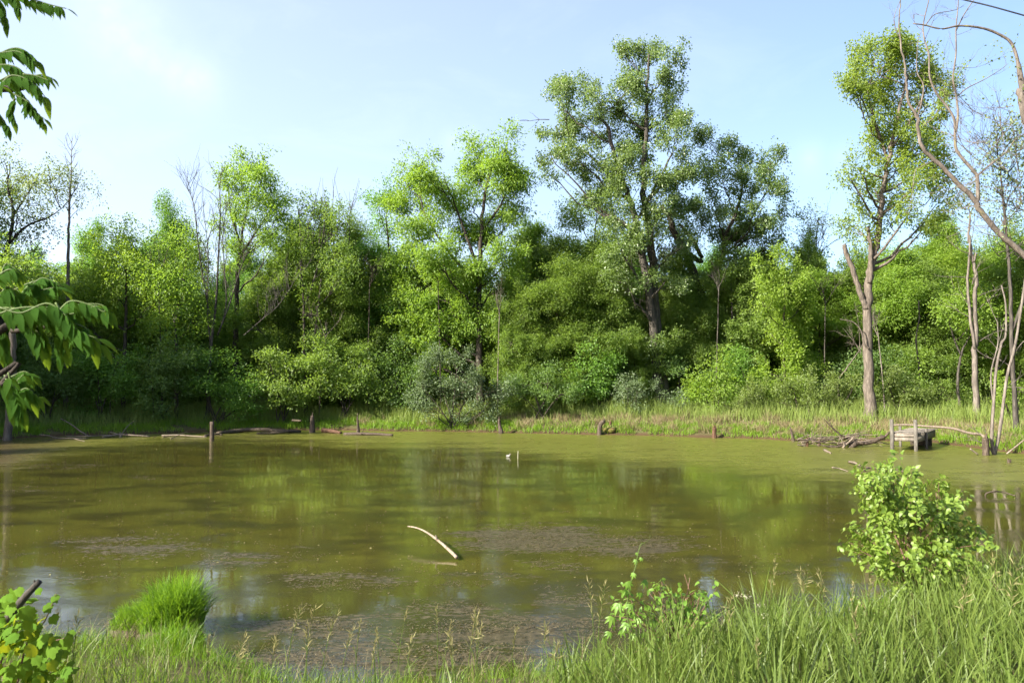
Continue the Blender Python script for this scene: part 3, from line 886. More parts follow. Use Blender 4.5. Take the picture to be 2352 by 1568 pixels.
tree('ivy_clad_trunk', 'pair of trunks wrapped in bright climbing ivy left of centre', 'tree',
     [(np.vstack([base_at(704, 49.3), px_line([(700, 800), (696, 680), (690, 600)], 49.3)]), 0.09, 0.05), (px_line([(712, 900), (722, 780), (738, 640)], 49.3), 0.07, 0.04)],
     [], SPA, 'ivy', 'darkbark', 112, extra=ivy_extra)
tree('sparse_tree', 'see-through tree with fine twigs against the sky, right of the leaning cottonwood', 'tree',
     [(rooted([(1868, 930), (1868, 760), (1870, 640), (1875, 560), (1880, 500)], 56), 0.09, 0.012)],
     px_lobes(56, [(1880, 500, 24, 20), (1860, 520, 30, 22), (1895, 530, 24, 22), (1850, 560, 34, 22), (1890, 570, 30, 22), (1840, 540, 22, 16)], 1.2, r_),
     SPA, 'pale', 'trunk', 113, dens=0.9,
     extra=lambda w, l, g: [twiggy(w, at(1868, 600, 56), np.array([g.uniform(-.6, .6), g.uniform(-.3, .3), 1]), g.uniform(2.0, 3.0), 0.03, 2, g, 0.45) for i in range(7)])
tree('leafy_tree', 'mid-green tree tucked against the left side of the tallest cottonwood', 'tree',
     [(rooted([(1345, 930), (1345, 800), (1350, 680), (1362, 580), (1370, 500)], 54), 0.17, 0.03)],
     px_lobes(54, [(1370, 470, 44, 34), (1330, 510, 44, 34), (1400, 520, 46, 34), (1300, 560, 44, 34), (1360, 570, 54, 36), (1430, 580, 44, 34), (1290, 620, 40, 32), (1350, 640, 60, 36), (1420, 650, 50, 34), (1310, 690, 54, 34), (1380, 710, 60, 34), (1440, 730, 40, 30), (1330, 760, 50, 30)], 2.0, r_),
     FIL, 'mid', 'trunk', 114, dens=1.15)
tree('leafy_tree', 'dark-leaved tree filling the gap between the bright ash and the tallest tree', 'tree',
     [(rooted([(1215, 930), (1215, 800), (1212, 700), (1208, 600)], 56), 0.14, 0.03)],
     px_lobes(56, [(1215, 545, 34, 24), (1195, 580, 44, 28), (1240, 580, 36, 28), (1220, 630, 54, 32), (1180, 680, 46, 30), (1240, 690, 54, 32), (1200, 740, 60, 32), (1260, 760, 46, 30)], 1.8, r_),
     FIL, 'mid', 'darkbark', 115, dens=1.2)


def dead_clump(w, l, g):
    for (pts, r0) in (([(478, 960), (480, 880), (484, 800), (496, 700), (500, 620), (504, 540), (506, 470), (500, 410)], .11), ([(490, 760), (470, 660), (455, 560), (445, 470), (430, 430)], .05),
                      ([(500, 770), (530, 690), (555, 610), (580, 560)], .05), ([(484, 800), (476, 700), (478, 590), (470, 500)], .05), ([(505, 760), (520, 690), (512, 560), (520, 470)], .045),
                      ([(560, 770), (600, 735), (640, 700), (680, 640)], .03)):
        sp = spline(px_line(pts, 46.5), 16)
        w.tube(sp, np.linspace(r0, 0.012, 16), 6)
        for i in range(5, 16):
            for k in range(2):
                twiggy(w, sp[i], unit(np.array([g.uniform(-.7, .7), g.uniform(-.5, .5), 1.0])), g.uniform(.9, 2.0), 0.016, 1, g, 0.4)


tree('dead_tree', 'clump of dead grey stems fanning up in front of the left ash', 'tree', [(np.vstack([base_at(476, 46.5), px_line([(478, 940), (480, 900)], 46.5)]), 0.14, 0.11)], [], SPA, 'pale', 'trunk', 116, extra=dead_clump)


def spire(w, l, g):
    sp = spline(px_line([(157, 620), (157, 540), (160, 460), (163, 400), (165, 330)], 46), 18)
    for i in range(6, 18):
        for k in range(2):
            twiggy(w, sp[i], unit(np.array([g.choice([-1, 1]) * g.uniform(.3, .8), g.uniform(-.4, .4), 1.0])), g.uniform(.8, 1.8) * (1.2 - i / 24), 0.018, 1, g, 0.35)
    S = np.vstack([px_line([(200 + g.uniform(-50, 50), 430 + g.uniform(-30, 40))], 46) for _ in range(40)])
    sprays(l, S, unit(g.standard_normal(S.shape)), 7, 0.11, 0.6, 0.3, g)


tree('dead_tree', 'straight bare spire with fine twigs rising above the left woods', 'tree',
     [(rooted([(155, 930), (155, 760), (157, 620), (157, 540), (160, 460), (163, 400), (165, 325)], 46), 0.13, 0.012)], [], SPA, 'pale', 'palebark', 117, extra=spire)
tree('bare_trunk', 'pale bare trunk at the left edge of the pond behind the hanging leaves', 'tree',
     [(rooted([(22, 985), (26, 900), (28, 820), (30, 740), (26, 640)], 37.2), 0.19, 0.12)],
     px_lobes(37.2, [(10, 640, 50, 40), (60, 610, 40, 34), (-40, 600, 60, 50)], 1.5, r_), FIL, 'mid', 'palebark', 118, dens=.8)
tree('snag_tree', 'bare two-stemmed trunk with peeling bark standing on the bank right of the dock', 'tree',
     [(rooted([(2241, 978), (2241, 900), (2239, 830), (2240, 760), (2239, 690), (2242, 640), (2234, 590), (2226, 540), (2228, 490)], 40.5), 0.17, 0.04),
      (px_line([(2239, 800), (2228, 720), (2222, 650), (2227, 590), (2228, 540)], 40.4), 0.08, 0.04), (px_line([(2238, 600), (2242, 580)], 40.4), .05, .04)],
     px_lobes(40.5, [(2225, 470, 34, 26), (2250, 440, 30, 24)], 1.0, r_), SPA, 'pale', 'deadwood', 119, extra=lambda w, l, g: [twiggy(w, at(2236 + g.uniform(-6, 6), g.uniform(500, 800), 40.5), unit(np.array([g.uniform(-1, 1), g.uniform(-.5, .5), g.uniform(-.1, 1)])), g.uniform(.7, 1.8), .02, 1, g, .5) for _ in range(14)])
tree('forked_tree', 'slim forked tree with a bare Y-shaped trunk left of the two-stemmed snag', 'tree',
     [(rooted([(2202, 970), (2200, 880), (2205, 830), (2212, 800), (2232, 765)], 43), 0.09, 0.03), (px_line([(2207, 815), (2196, 790), (2186, 760), (2180, 740)], 43), 0.05, 0.03)],
     px_lobes(43, [(2240, 730, 40, 28), (2175, 715, 40, 26), (2200, 680, 50, 30), (2250, 690, 40, 26)], 1.2, r_), FIL, 'bright', 'trunk', 120)


def ivy2(w, l, g):
    sp = spline(px_line([(2110, 940), (2112, 880), (2112, 820)], 44), 40)
    S = sp + g.standard_normal(sp.shape) * 0.17
    sprays(l, S, unit(g.standard_normal(S.shape) + np.array([0, -.6, 0])), 16, 0.12, 0.8, 0.2, g, 0.5, 0.2)


tree('ivy_clad_trunk', 'thin crooked trunk with an ivy-covered foot behind the dock', 'tree',
     [(rooted([(2110, 950), (2112, 880), (2110, 830), (2104, 780), (2112, 730), (2110, 690)], 44), 0.06, 0.03)], [], SPA, 'ivy', 'trunk', 121, extra=ivy2)

# slender trunks that show against the dark between the crowns
for i, (px, Y, py0, py1, r0, lean, mat, lab) in enumerate((
        (1143, 47.5, 900, 715, .055, 4, 'palebark', 'thin pale trunk right of the central ash trunk'), (1012, 49, 900, 640, .06, -6, 'darkbark', 'thin dark trunk under the left half of the central ash'), (735, 48.5, 905, 770, .05, 14, 'palebark', 'pale crooked sapling trunk right of the ivy-wrapped trunks'),
        (372, 46, 920, 640, .06, -8, 'trunk', 'slim trunk left of the gold-tinged slender tree'), 
        (1645, 49, 905, 660, .06, 6, 'trunk', 'slim trunk just right of the leaning cottonwood foot'), 
        (1893, 47, 900, 690, .05, 3, 'trunk', 'slim straight trunk left of the broken-limbed maple'), (2030, 43.5, 905, 760, .05, -14, 'deadwood', 'thin leaning dead stem right of the broken-limbed maple trunk'), (1925, 44, 880, 800, .05, 52, 'palebark', 'dead pole slanting up to the broken-limbed maple from the left'),
        (1265, 50, 900, 720, .05, -5, 'palebark', 'pale thin trunk in the dark gap right of the central ash'), (845, 50, 900, 650, .06, 4, 'darkbark', 'thin dark trunk left of the black-trunked elm'))):
    b_ = base_at(px, Y)
    pts = px_line([(px, py0), (px + lean * .35, py0 * .6 + py1 * .4), (px + lean, py1)], Y)
    tree('slender_trunk', lab, 'tree', [(np.vstack([b_ - np.array([0, 0, .1]), pts]), r0, r0 * .45)], [], SPA, 'mid', mat, 700 + i, 'slender trunks at the edge of the woods',
         extra=lambda w, l, g, q=pts[-1]: [twiggy(w, q + np.array([0, 0, -.1 * k]), unit(np.array([g.uniform(-.8, .8), g.uniform(-.5, .3), 1])), g.uniform(.9, 1.8), .022, 2, g, .5) for k in range(4)])

# dead tree leaning in from the right
C3 = lambda lst: [((1700 + x / 2.45) * 0.91875, y / 2.45 * 0.91875) for x, y in lst]
YD = 22.0


def lean_extra(w, l, g):
    segs = [(C3([(1825, 1230), (1822, 1090), (1800, 1050), (1700, 930), (1685, 850), (1682, 740), (1640, 660), (1570, 570), (1530, 470), (1525, 340), (1497, 240), (1490, 150), (1525, 0), (1540, -90)]), .052, .010, 0.3),
            (C3([(1690, 810), (1702, 700), (1690, 580), (1672, 480), (1690, 330), (1690, 180), (1702, 50), (1706, -60)]), .036, .010, -0.2),
            (C3([(1500, 160), (1560, 90), (1650, 70), (1700, 60)]), .016, .006, .2), (C3([(1690, 190), (1740, 90), (1800, 0), (1830, -50)]), .02, .006, -.2),
            (C3([(1455, 720), (1480, 620), (1490, 520), (1450, 430), (1460, 250), (1480, 190)]), .025, .006, .1),
            (C3([(1830, 1070), (1900, 1010), (1990, 940), (2050, 860), (2107, 820)]), .024, .010, .4), (C3([(1560, 980), (1480, 1020), (1440, 1050), (1420, 1200), (1400, 1290)]), .014, .005, .1),
            (C3([(1700, 590), (1760, 540), (1860, 490), (1960, 430), (2010, 390)]), .018, .005, .1), (C3([(1340, 230), (1310, 120), (1350, 0)]), .014, .005, 0), (C3([(1690, 410), (1800, 415), (1900, 385)]), .008, .003, 0)]
    for pts, a, b, dy in segs:
        sp = spline(px_line(pts, YD, np.linspace(0, dy, len(pts))), 4 * len(pts))
        w.tube(sp, np.linspace(a, b, len(sp)), 7, rough=.05)
        for i in range(3, len(sp), 3):
            if g.uniform() < .7:
                twiggy(w, sp[i], unit(np.array([g.uniform(-1, 1), g.uniform(-.6, .6), g.uniform(-.2, 1)])), g.uniform(.25, .7), max(.006, .2 * a), 1, g, .5)
    ang = C3([(1835, 1240)])[0]
    for k in range(60):
        q = at(ang[0] + g.uniform(-16, 16), ang[1] + g.uniform(-30, 30), YD - .08)


trk = C3([(1385, 500), (1400, 620), (1455, 720), (1460, 800), (1490, 910), (1580, 1000), (1690, 1110), (1800, 1220), (1840, 1290), (1950, 1420), (2100, 1560)])[::-1]
trk = [(2640, 1010), (2560, 860), (2460, 700)] + trk + C3([(1380, 400), (1350, 250), (1340, 130), (1352, 0), (1360, -80)])
b0 = base_at(2640, YD)
line = np.vstack([[b0], px_line(trk[1:], YD)])
tree('dead_tree', 'leaning dead tree reaching in from the right, barkless forked limbs with orange lichen', 'tree', [(line, 0.098, 0.008)], [], SPA, 'pale', 'lichenwood', 122, extra=lean_extra)


def hook_extra(w, l, g):
    arc = C3([(2100, 560), (2085, 470), (2075, 410), (2050, 310), (2010, 245), (1900, 188), (1800, 165), (1700, 160), (1600, 178), (1500, 155), (1428, 146)])
    sp = spline(px_line(arc, 19.0), 44)
    w.tube(sp, np.concatenate([np.linspace(.075, .05, 10), np.linspace(.038, .014, 34)]), 8, rough=.08)
    for k in range(46):
        p0 = at(2352 - g.uniform(0, 120), g.uniform(230, 520), 19.0 + g.uniform(-.6, .8))
        twiggy(w, p0, unit(np.array([g.uniform(-1.2, .3), g.uniform(-.4, .4), g.uniform(-.6, .7)])), g.uniform(.6, 1.5), 0.010, 2, g, .6)
    S = np.vstack([at(2352 - abs(g.normal(0, 60)), g.uniform(60, 560), 19 + g.uniform(-.7, .7)) for _ in range(60)])
    sprays(l, S, unit(g.standard_normal(S.shape)), 3, 0.075, 0.8, 0.12, g)


b1 = base_at(2470, 19.0)
tree('dead_tree', 'mossy hooked trunk at the right edge, one long limb curving left at its top', 'tree',
     [(np.vstack([[b1], px_line([(2480, 900), (2450, 700), (2400, 500), (2370, 330), (2352, 250), (2345, 205)], 19.0)]), 0.16, 0.085)], [], SPA, 'pale', 'lichenwood', 123, extra=hook_extra)
tree('twiggy_tree', 'tangle of purplish twigs with small grey leaves at the right edge', 'tree',
     [(rooted([(2330, 960), (2325, 800), (2320, 650), (2310, 520), (2300, 420), (2290, 330)], 34), 0.10, 0.02), (px_line([(2325, 760), (2380, 600), (2390, 450), (2370, 320)], 34), 0.07, 0.02)],
     px_lobes(34, [(2290, 300, 40, 30), (2330, 300, 30, 34), (2270, 360, 40, 34), (2330, 380, 44, 34), (2290, 430, 44, 34), (2350, 460, 44, 40), (2300, 500, 40, 30), (2400, 380, 50, 60)], 1.5, r_),
     SPA, 'grey', 'trunk', 124, dens=1.3,
     extra=lambda w, l, g: [twiggy(w, at(2300 + g.uniform(-20, 60), g.uniform(330, 620), 34), unit(np.array([g.uniform(-.8, .6), g.uniform(-.4, .4), g.uniform(.1, 1)])), g.uniform(1.2, 2.2), 0.022, 2, g, .6) for _ in range(22)])


# ------------------------------------------------------------------ woods behind: prototypes copied tree by tree
def auto_lobes(h, w, rng, low=0.1, n=18, pointy=0.6):
    out = []
    for i in range(n):
        t = low + (1 - low) * (i + rng.uniform(0, 1)) / n
        prof = math.sin(math.pi * min(1, (t * 0.86 + 0.18)) ** (1 + pointy * 0.3)) ** 0.7
        a = rng.uniform(0, 2 * math.pi)
        rr = w * 0.5 * prof * rng.uniform(0.35, 0.8)
        s = w * rng.uniform(0.16, 0.25) * (0.6 + 0.5 * prof)
        out.append((np.array([rr * math.cos(a), rr * math.sin(a), h * t - s * 0.3]), np.array([s, s, s * 0.75])))
    return out


def proto_tree(name, h, w, leafm, barkm, seed, st, n=18, low=0.12, dens=1.0, tr=0.16, stems=1):
    rng = np.random.default_rng(seed)
    t = thing(name, (0, 0, 0), '', 'tree')
    wd, lf = MB(), MB()
    P_, Rr = [], []
    for s in range(stems):
        a = rng.uniform(0, 6.28)
        lean = w * 0.28 * (0 if stems == 1 else 1)
        pts = np.array([[rng.normal(0, .05), rng.normal(0, .05), -0.3], [0.3 * lean * math.cos(a), 0.3 * lean * math.sin(a), h * .3], [lean * .7 * math.cos(a) + rng.normal(0, .15), lean * .7 * math.sin(a) + rng.normal(0, .15), h * .62],
                        [lean * math.cos(a), lean * math.sin(a), h * .93]])
        sp = spline(pts, 14)
        rr = flare(np.linspace(tr, 0.02, 14), 14)
        wd.tube(sp, rr, 7)
        P_.append(sp)
        Rr.append(rr)
    grow(wd, lf, np.vstack(P_), np.concatenate(Rr), auto_lobes(h, w, rng, low, n), st, rng, True, dens=dens)
    wd.build('trunk', M[barkm], t)
    lf.build('crown', M[leafm], t, smooth=False, kind='stuff')
    return t


protos = [proto_tree('woodland_tree', 14, 7.5, 'mid', 'darkbark', 201, FIL, 26, .10, 1.3),
          proto_tree('woodland_tree', 13, 7.0, 'ash', 'darkbark', 202, ASH, 24, .12, 1.2),
          proto_tree('woodland_tree', 15, 7.0, 'deep', 'darkbark', 203, FIL, 28, .08, 1.35),
          proto_tree('woodland_tree', 12, 6.5, 'mid', 'trunk', 204, MAP, 24, .10, 1.1),
          proto_tree('woodland_tree', 12, 6.0, 'bright', 'trunk', 205, FIL, 22, .15, 1.1)]
PH = [14, 13, 15, 12, 12]
used = [False] * 5


def plant(k, x, y, h, wsc, rz, label, group):
    s = h / PH[k]
    loc = (x, y, gz(x, y))
    if not used[k]:
        used[k] = True
        o = protos[k]
        o.location = tuple(float(q) for q in loc)
        o.rotation_euler = (0, 0, rz)
        o.scale = (s * wsc, s * wsc, s)
        o['label'] = label
        o['group'] = group
        return o
    return copy_thing(protos[k], loc, rz, (s * wsc, s * wsc, s), label, group)


SKY_PX = [(-200, 540), (0, 610), (60, 590), (110, 560), (160, 540), (230, 495), (300, 520), (345, 585), (380, 530), (440, 520), (490, 530), (560, 560), (640, 595), (680, 565), (740, 555), (830, 575), (880, 540), (980, 560), (1100, 590), (1200, 560), (1250, 560), (1300, 520), (1400, 520),
          (1600, 560), (1750, 560), (1810, 575), (1880, 575), (1940, 545), (2000, 560), (2080, 555), (2180, 540), (2260, 520), (2352, 500), (2600, 480)]
skx = np.array([p[0] for p in SKY_PX], float)
sky_ = np.array([p[1] for p in SKY_PX], float)
g2 = np.random.default_rng(31)
woods = []
KIND = ['mid-green', 'yellow-green', 'dark green', 'bushy mid-green', 'bright lime']


def zone(px):
    for lim, s in ((150, 'behind the bare trunk at the left edge'), (360, 'behind the yellow-green dome'), (520, 'behind the dead grey stems'), (680, 'behind the left ash'), (840, 'behind the ivy-wrapped trunks'),
                   (1000, 'behind the black-trunked elm'), (1200, 'behind the bright central ash'), (1420, 'left behind the tallest cottonwood'), (1560, 'right behind the tallest cottonwood'), (1760, 'behind the leaning cottonwood'),
                   (1920, 'behind the layered lime maple'), (2080, 'behind the broken-limbed maple'), (2220, 'behind the dock'), (2352, 'behind the two-stemmed snag')):
        if px < lim:
            return s
    return 'off beyond the right edge of the pond'


for (Y, x0, x1, step, dh) in ((55, -46, 50, 3.7, 50), (63, -54, 58, 4.2, 15), (73, -62, 66, 5.0, 0)):
    row = {55: 'front row', 63: 'second row', 73: 'back row'}[Y]
    x = x0
    while x < x1:
        xx = x + g2.uniform(-1.2, 1.2)
        yy = Y + g2.uniform(-3, 3)
        px = CX + F * xx / yy
        top = np.interp(px, skx, sky_) + dh + 12 + abs(g2.normal(0, 16)) + (0 if Y == 73 else g2.uniform(0, 70))
        h = (880 - top) / F * yy + CAM_H - gz(xx, yy)
        if px < 330 and Y >= 63:
            k = 2 if g2.uniform() < .7 else 0
        elif px > 1900:
            k = int(g2.choice([0, 1, 3, 4, 3, 4]))
        else:
            k = int(g2.choice([0, 1, 2, 3, 0, 3, 4, 1]))
        woods.append((plant(k, xx, yy, h * (1.02 if k == 2 else 1.0), g2.uniform(.85, 1.15), g2.uniform(0, 6.28), 'tree', 'trees of the woods behind the pond'), KIND[k].replace('bushy mid-green', 'bushy') + ' tree, ' + row + ', ' + zone(px), h))
        x += step * g2.uniform(.8, 1.15)
for (px, Y, top, k, w, lab) in ((672, 53, 500, 1, .62, 'tall slender tree rising between the left ash and the ivy-wrapped trunks'), (735, 54, 475, 3, .60, 'tall narrow tree rising behind the ivy-wrapped trunks'), (805, 53, 490, 0, .60, 'tall narrow tree left of the black-trunked elm'), (385, 55, 470, 2, .8, 'dark tree top standing behind the gold-tinged slender tree'),
                               (1225, 55, 505, 1, .7, 'slender tree filling the sky gap right of the central ash'), (1860, 54, 540, 3, .8, 'narrow bushy tree behind the layered lime maple'), (2170, 53, 500, 1, .8, 'tall yellow-green tree above the forked slim tree'), (60, 47, 690, 2, 1.1, 'dark bushy tree behind the bare trunk at the left edge, leaves down to the bank'), (185, 49, 640, 0, 1.1, 'mid-green tree just left of the rounded yellow-green tree'), (350, 50, 640, 3, 1.2, 'broad bushy tree between the two yellow-green trees'),
                               (470, 51, 660, 0, 1.2, 'broad tree right behind the dead grey stems'), (640, 51, 600, 3, 1.1, 'bushy tree at the right foot of the left ash'), (770, 51, 600, 0, 1.15, 'tree just right of the ivy-wrapped trunks'), (845, 52, 610, 0, 1.0, 'tree touching the black-trunked elm on its left'),
                               (985, 53, 600, 1, 1.2, 'yellow-green tree hidden behind the left half of the central ash'), (1195, 48.5, 660, 3, 1.1, 'bushy tree at the right foot of the central ash'), (1295, 49.0, 585, 0, 1.2, 'broad mid-green tree halfway between the central ash and the tallest tree'), (1405, 50.5, 545, 0, 1.1, 'broad tree against the tallest trunk on its left'),
                               (1460, 49, 740, 3, 1.2, 'low bushy tree at the left foot of the tallest tree'), (1570, 52, 560, 0, 1.1, 'tree between the tallest tree and the leaning cottonwood'), (1680, 51, 570, 3, 1.1, 'bushy tree at the right foot of the leaning cottonwood'), (1760, 53, 555, 0, 1.0, 'tree left of the layered lime maple'),
                               (1880, 50, 620, 1, 1.2, 'yellow-green tree right of the layered lime maple'), (1965, 51, 590, 3, 1.2, 'bushy tree right behind the broken-limbed maple'), (2060, 50, 570, 1, 1.2, 'yellow-green tree above the spreading bush by the maple'), (2140, 49, 600, 0, 1.2, 'tree above the dock with leaves down to the bushes'),
                               (2200, 51, 560, 4, 1.3, 'lime tree behind the forked slim tree'), (2290, 48, 600, 1, 1.2, 'yellow-green tree behind the twin bare stems'), (2370, 47, 560, 0, 1.2, 'mid-green tree at the very right edge of the woods')):
    Y += 0.6
    top += 8
    b_ = base_at(px, Y)
    h_ = (880 - top) / F * Y + CAM_H - b_[2]
    plant(k, b_[0], b_[1], h_, w, g2.uniform(0, 6.28), lab, 'trees at the edge of the woods')


def name_apart(lst):
    byl = {}
    for o, l, h in lst:
        byl.setdefault(l, []).append((h, o))
    words_ = {1: [''], 2: ['taller ', 'shorter '], 3: ['tallest ', 'middling ', 'shortest ']}
    for l, m in byl.items():
        m.sort(key=lambda q: -q[0])
        for i, (h, o) in enumerate(m):
            w_ = words_[len(m)][i] if len(m) < 4 else ('shortest ' if i == len(m) - 1 else ('', 'second ', 'third ', 'fourth ', 'fifth ', 'sixth ', 'seventh ')[i] + 'tallest ')
            o['label'] = w_ + l


name_apart(woods)
side_woods = []
# trees on the left and right banks, outside the picture, that shade the left woods
for (x, y, h, k) in ((-33, 47, 14.5, 2), (-32, 42.5, 14, 0), (-31.5, 38, 14, 2), (-36, 40, 16, 2), (-34.5, 34.5, 15.5, 0), (-33, 36, 14.5, 2), (-36.5, 44, 14, 2), (-38, 28, 11, 2), (-37, 21, 12, 0), (-40, 48, 14, 2),
                     (35, 38, 13, 1), (38, 30, 13, 3), (38, 22, 12, 0), (36, 14, 11, 4), (33, 44, 14, 0)):
    sd_ = 'left' if x < 0 else 'right'
    side_woods.append((plant(k, x, y, h, 1.1, g2.uniform(0, 6.28), 'tree', 'trees on the ' + sd_ + ' bank outside the picture'), KIND[k] + ' tree on the ' + sd_ + ' bank, ' + ('beyond' if y > 37 else 'nearer than') + ' the far corner, outside the picture', h))
name_apart(side_woods)


# ------------------------------------------------------------------ shrubs along the far bank
def shrub(name, label, cat, px, Y, lobes, leafm, seed, st=SHR, dens=1.0, group=None, bark='darkbark', nst=6):
    rng = np.random.default_rng(seed)
    b = base_at(px, Y)
    t = thing(name, b, label, cat, group)
    w, lf = MB(), MB()
    lb = px_lobes(Y, lobes, 0.7, rng)
    P_, Rr = [], []
    for i in range(nst):
        c = lb[i % len(lb)][0]
        sp = bez(b + np.array([rng.normal(0, .2), rng.normal(0, .2), -0.1]), (b + c) * .5 + np.array([0, 0, .3]), c, 8)
        w.tube(sp, np.linspace(.045, .012, 8), 5, cap=False)
        P_.append(sp)
        Rr.append(np.linspace(.045, .012, 8))
    grow(w, lf, np.vstack(P_), np.concatenate(Rr), lb, st, rng, True, dens=dens)
    w.build('stem', M[bark], t)
    lf.build('foliage', M[leafm], t, smooth=False, kind='stuff')
    return t


shrub('willow_shrub', 'big grey-green willow bush on the bank below the central ash', 'bush', 1040, 44.5, [(1000, 850, 40, 34), (1050, 845, 44, 34), (970, 890, 34, 30), (1030, 890, 50, 34), (1090, 880, 44, 34), (1130, 900, 34, 28), (1000, 945, 46, 14), (1055, 948, 50, 14), (1110, 942, 44, 14), (985, 920, 40, 22), (1060, 925, 50, 22), (1120, 925, 34, 20), (1010, 820, 30, 20)], 'grey', 301)
shrub('bank_shrub', 'dark round bush just right of the grey-green willow bush', 'bush', 1240, 45.5, [(1220, 880, 44, 34), (1260, 880, 44, 34), (1200, 910, 36, 28), (1250, 920, 50, 26), (1290, 905, 34, 28)], 'dusk', 302)
shrub('bank_shrub', 'small pale bush left of the tallest cottonwood foot', 'bush', 1448, 46, [(1440, 890, 30, 22), (1465, 900, 26, 22), (1430, 915, 26, 18), (1460, 925, 34, 16)], 'grey', 303)
shrub('bank_shrub', 'low pale bush right of the tallest cottonwood foot', 'bush', 1550, 45.5, [(1545, 920, 26, 14), (1575, 925, 22, 12)], 'grey', 304, nst=4)
shrub('leafy_sapling', 'lime sapling with drooping leaves in front of the leaning cottonwood', 'sapling', 1640, 45, [(1635, 855, 26, 18), (1610, 890, 26, 18), (1660, 880, 26, 18), (1640, 905, 34, 18)], 'bright', 305, ASH, 1.3)
shrub('bank_shrub', 'bush under the leaning cottonwood with a flat bushy top', 'bush', 1690, 44.5, [(1650, 925, 30, 18), (1700, 915, 34, 22), (1735, 905, 34, 24), (1760, 925, 30, 18)], 'shrub', 306)
shrub('bank_shrub', 'round bush below the layered lime maple', 'bush', 1840, 43.5, [(1820, 890, 36, 26), (1860, 895, 40, 26), (1800, 925, 36, 22), (1850, 930, 44, 22), (1890, 920, 34, 22)], 'shrub', 307)
shrub('bank_shrub', 'spreading bush left of the broken-limbed maple trunk', 'bush', 1930, 43.5, [(1925, 885, 34, 26), (1955, 900, 34, 28), (1915, 920, 30, 22), (1950, 935, 38, 20)], 'shrub', 308)
shrub('bank_shrub', 'spreading bush right of the broken-limbed maple trunk', 'bush', 2060, 43, [(2040, 880, 34, 28), (2080, 885, 40, 30), (2030, 920, 34, 24), (2075, 925, 44, 26), (2115, 915, 34, 28)], 'shrub', 309)
shrub('bank_shrub', 'green bush behind the dock and left of the snag', 'bush', 2165, 43, [(2150, 910, 36, 24), (2190, 920, 34, 26), (2160, 945, 40, 18)], 'mid', 310)
shrub('bank_shrub', 'bright bush at the right edge of the far bank', 'bush', 2320, 38, [(2300, 900, 36, 30), (2345, 890, 40, 34), (2320, 945, 44, 26), (2380, 930, 44, 36)], 'bright', 311)
for i, (px, Y, lob, lab) in enumerate((
        (110, 43, [(90, 830, 50, 34), (140, 850, 50, 36), (70, 890, 44, 36), (130, 910, 54, 34), (60, 940, 40, 20)], 'shaded bush behind the bare trunk at the left edge'),
        (240, 44, [(220, 820, 50, 34), (270, 830, 50, 34), (200, 870, 50, 36), (260, 890, 54, 36), (230, 935, 60, 24)], 'shaded bush below the rounded yellow-green tree'),
        (370, 44.5, [(340, 830, 50, 34), (390, 840, 50, 34), (350, 890, 54, 36), (410, 900, 50, 34), (370, 940, 60, 20)], 'shaded bush below the gold-tinged slender tree'),
        (500, 45, [(450, 850, 40, 34), (560, 870, 50, 34), (520, 910, 50, 30), (590, 915, 50, 24)], 'shaded bush round the foot of the dead grey stems'),
        (650, 46.5, [(620, 830, 50, 34), (670, 850, 50, 34), (630, 890, 50, 34), (690, 900, 50, 28)], 'olive bush below the left ash'),
        (790, 48, [(760, 830, 50, 36), (820, 850, 50, 36), (770, 885, 50, 30), (830, 895, 44, 24)], 'olive bush between the ivy-wrapped trunks and the elm'),
        (930, 48.5, [(900, 850, 40, 34), (945, 870, 40, 34), (910, 900, 44, 22)], 'dark bush at the foot of the black-trunked elm'),
        (1370, 48.5, [(1340, 850, 50, 34), (1390, 860, 50, 34), (1350, 900, 54, 28), (1410, 905, 40, 22)], 'dark bush left of the pale bush by the cottonwood'),
        (1560, 49.5, [(1560, 850, 40, 34), (1600, 870, 40, 34), (1580, 905, 44, 22)], 'dark bush between the two cottonwoods'),
        (1730, 48.5, [(1700, 840, 44, 34), (1750, 860, 44, 34), (1720, 895, 44, 24)], 'dark bush behind the flat-topped bush'),
        (2000, 47.5, [(1960, 840, 50, 34), (2030, 840, 50, 34), (1990, 880, 54, 34), (1900, 850, 50, 34)], 'dark bush behind the broken-limbed maple'),
        (2180, 47.5, [(2140, 840, 50, 36), (2210, 850, 50, 36), (2270, 860, 50, 36), (2180, 890, 54, 34), (2250, 910, 50, 30)], 'green bush deep behind the snag'))):
    shrub('understory_shrub', lab, 'bush', px, Y, lob, ('deep' if i % 2 else 'dusk') if 'shaded' in lab or 'dark' in lab else 'mid', 330 + i, LAY, 1.0)


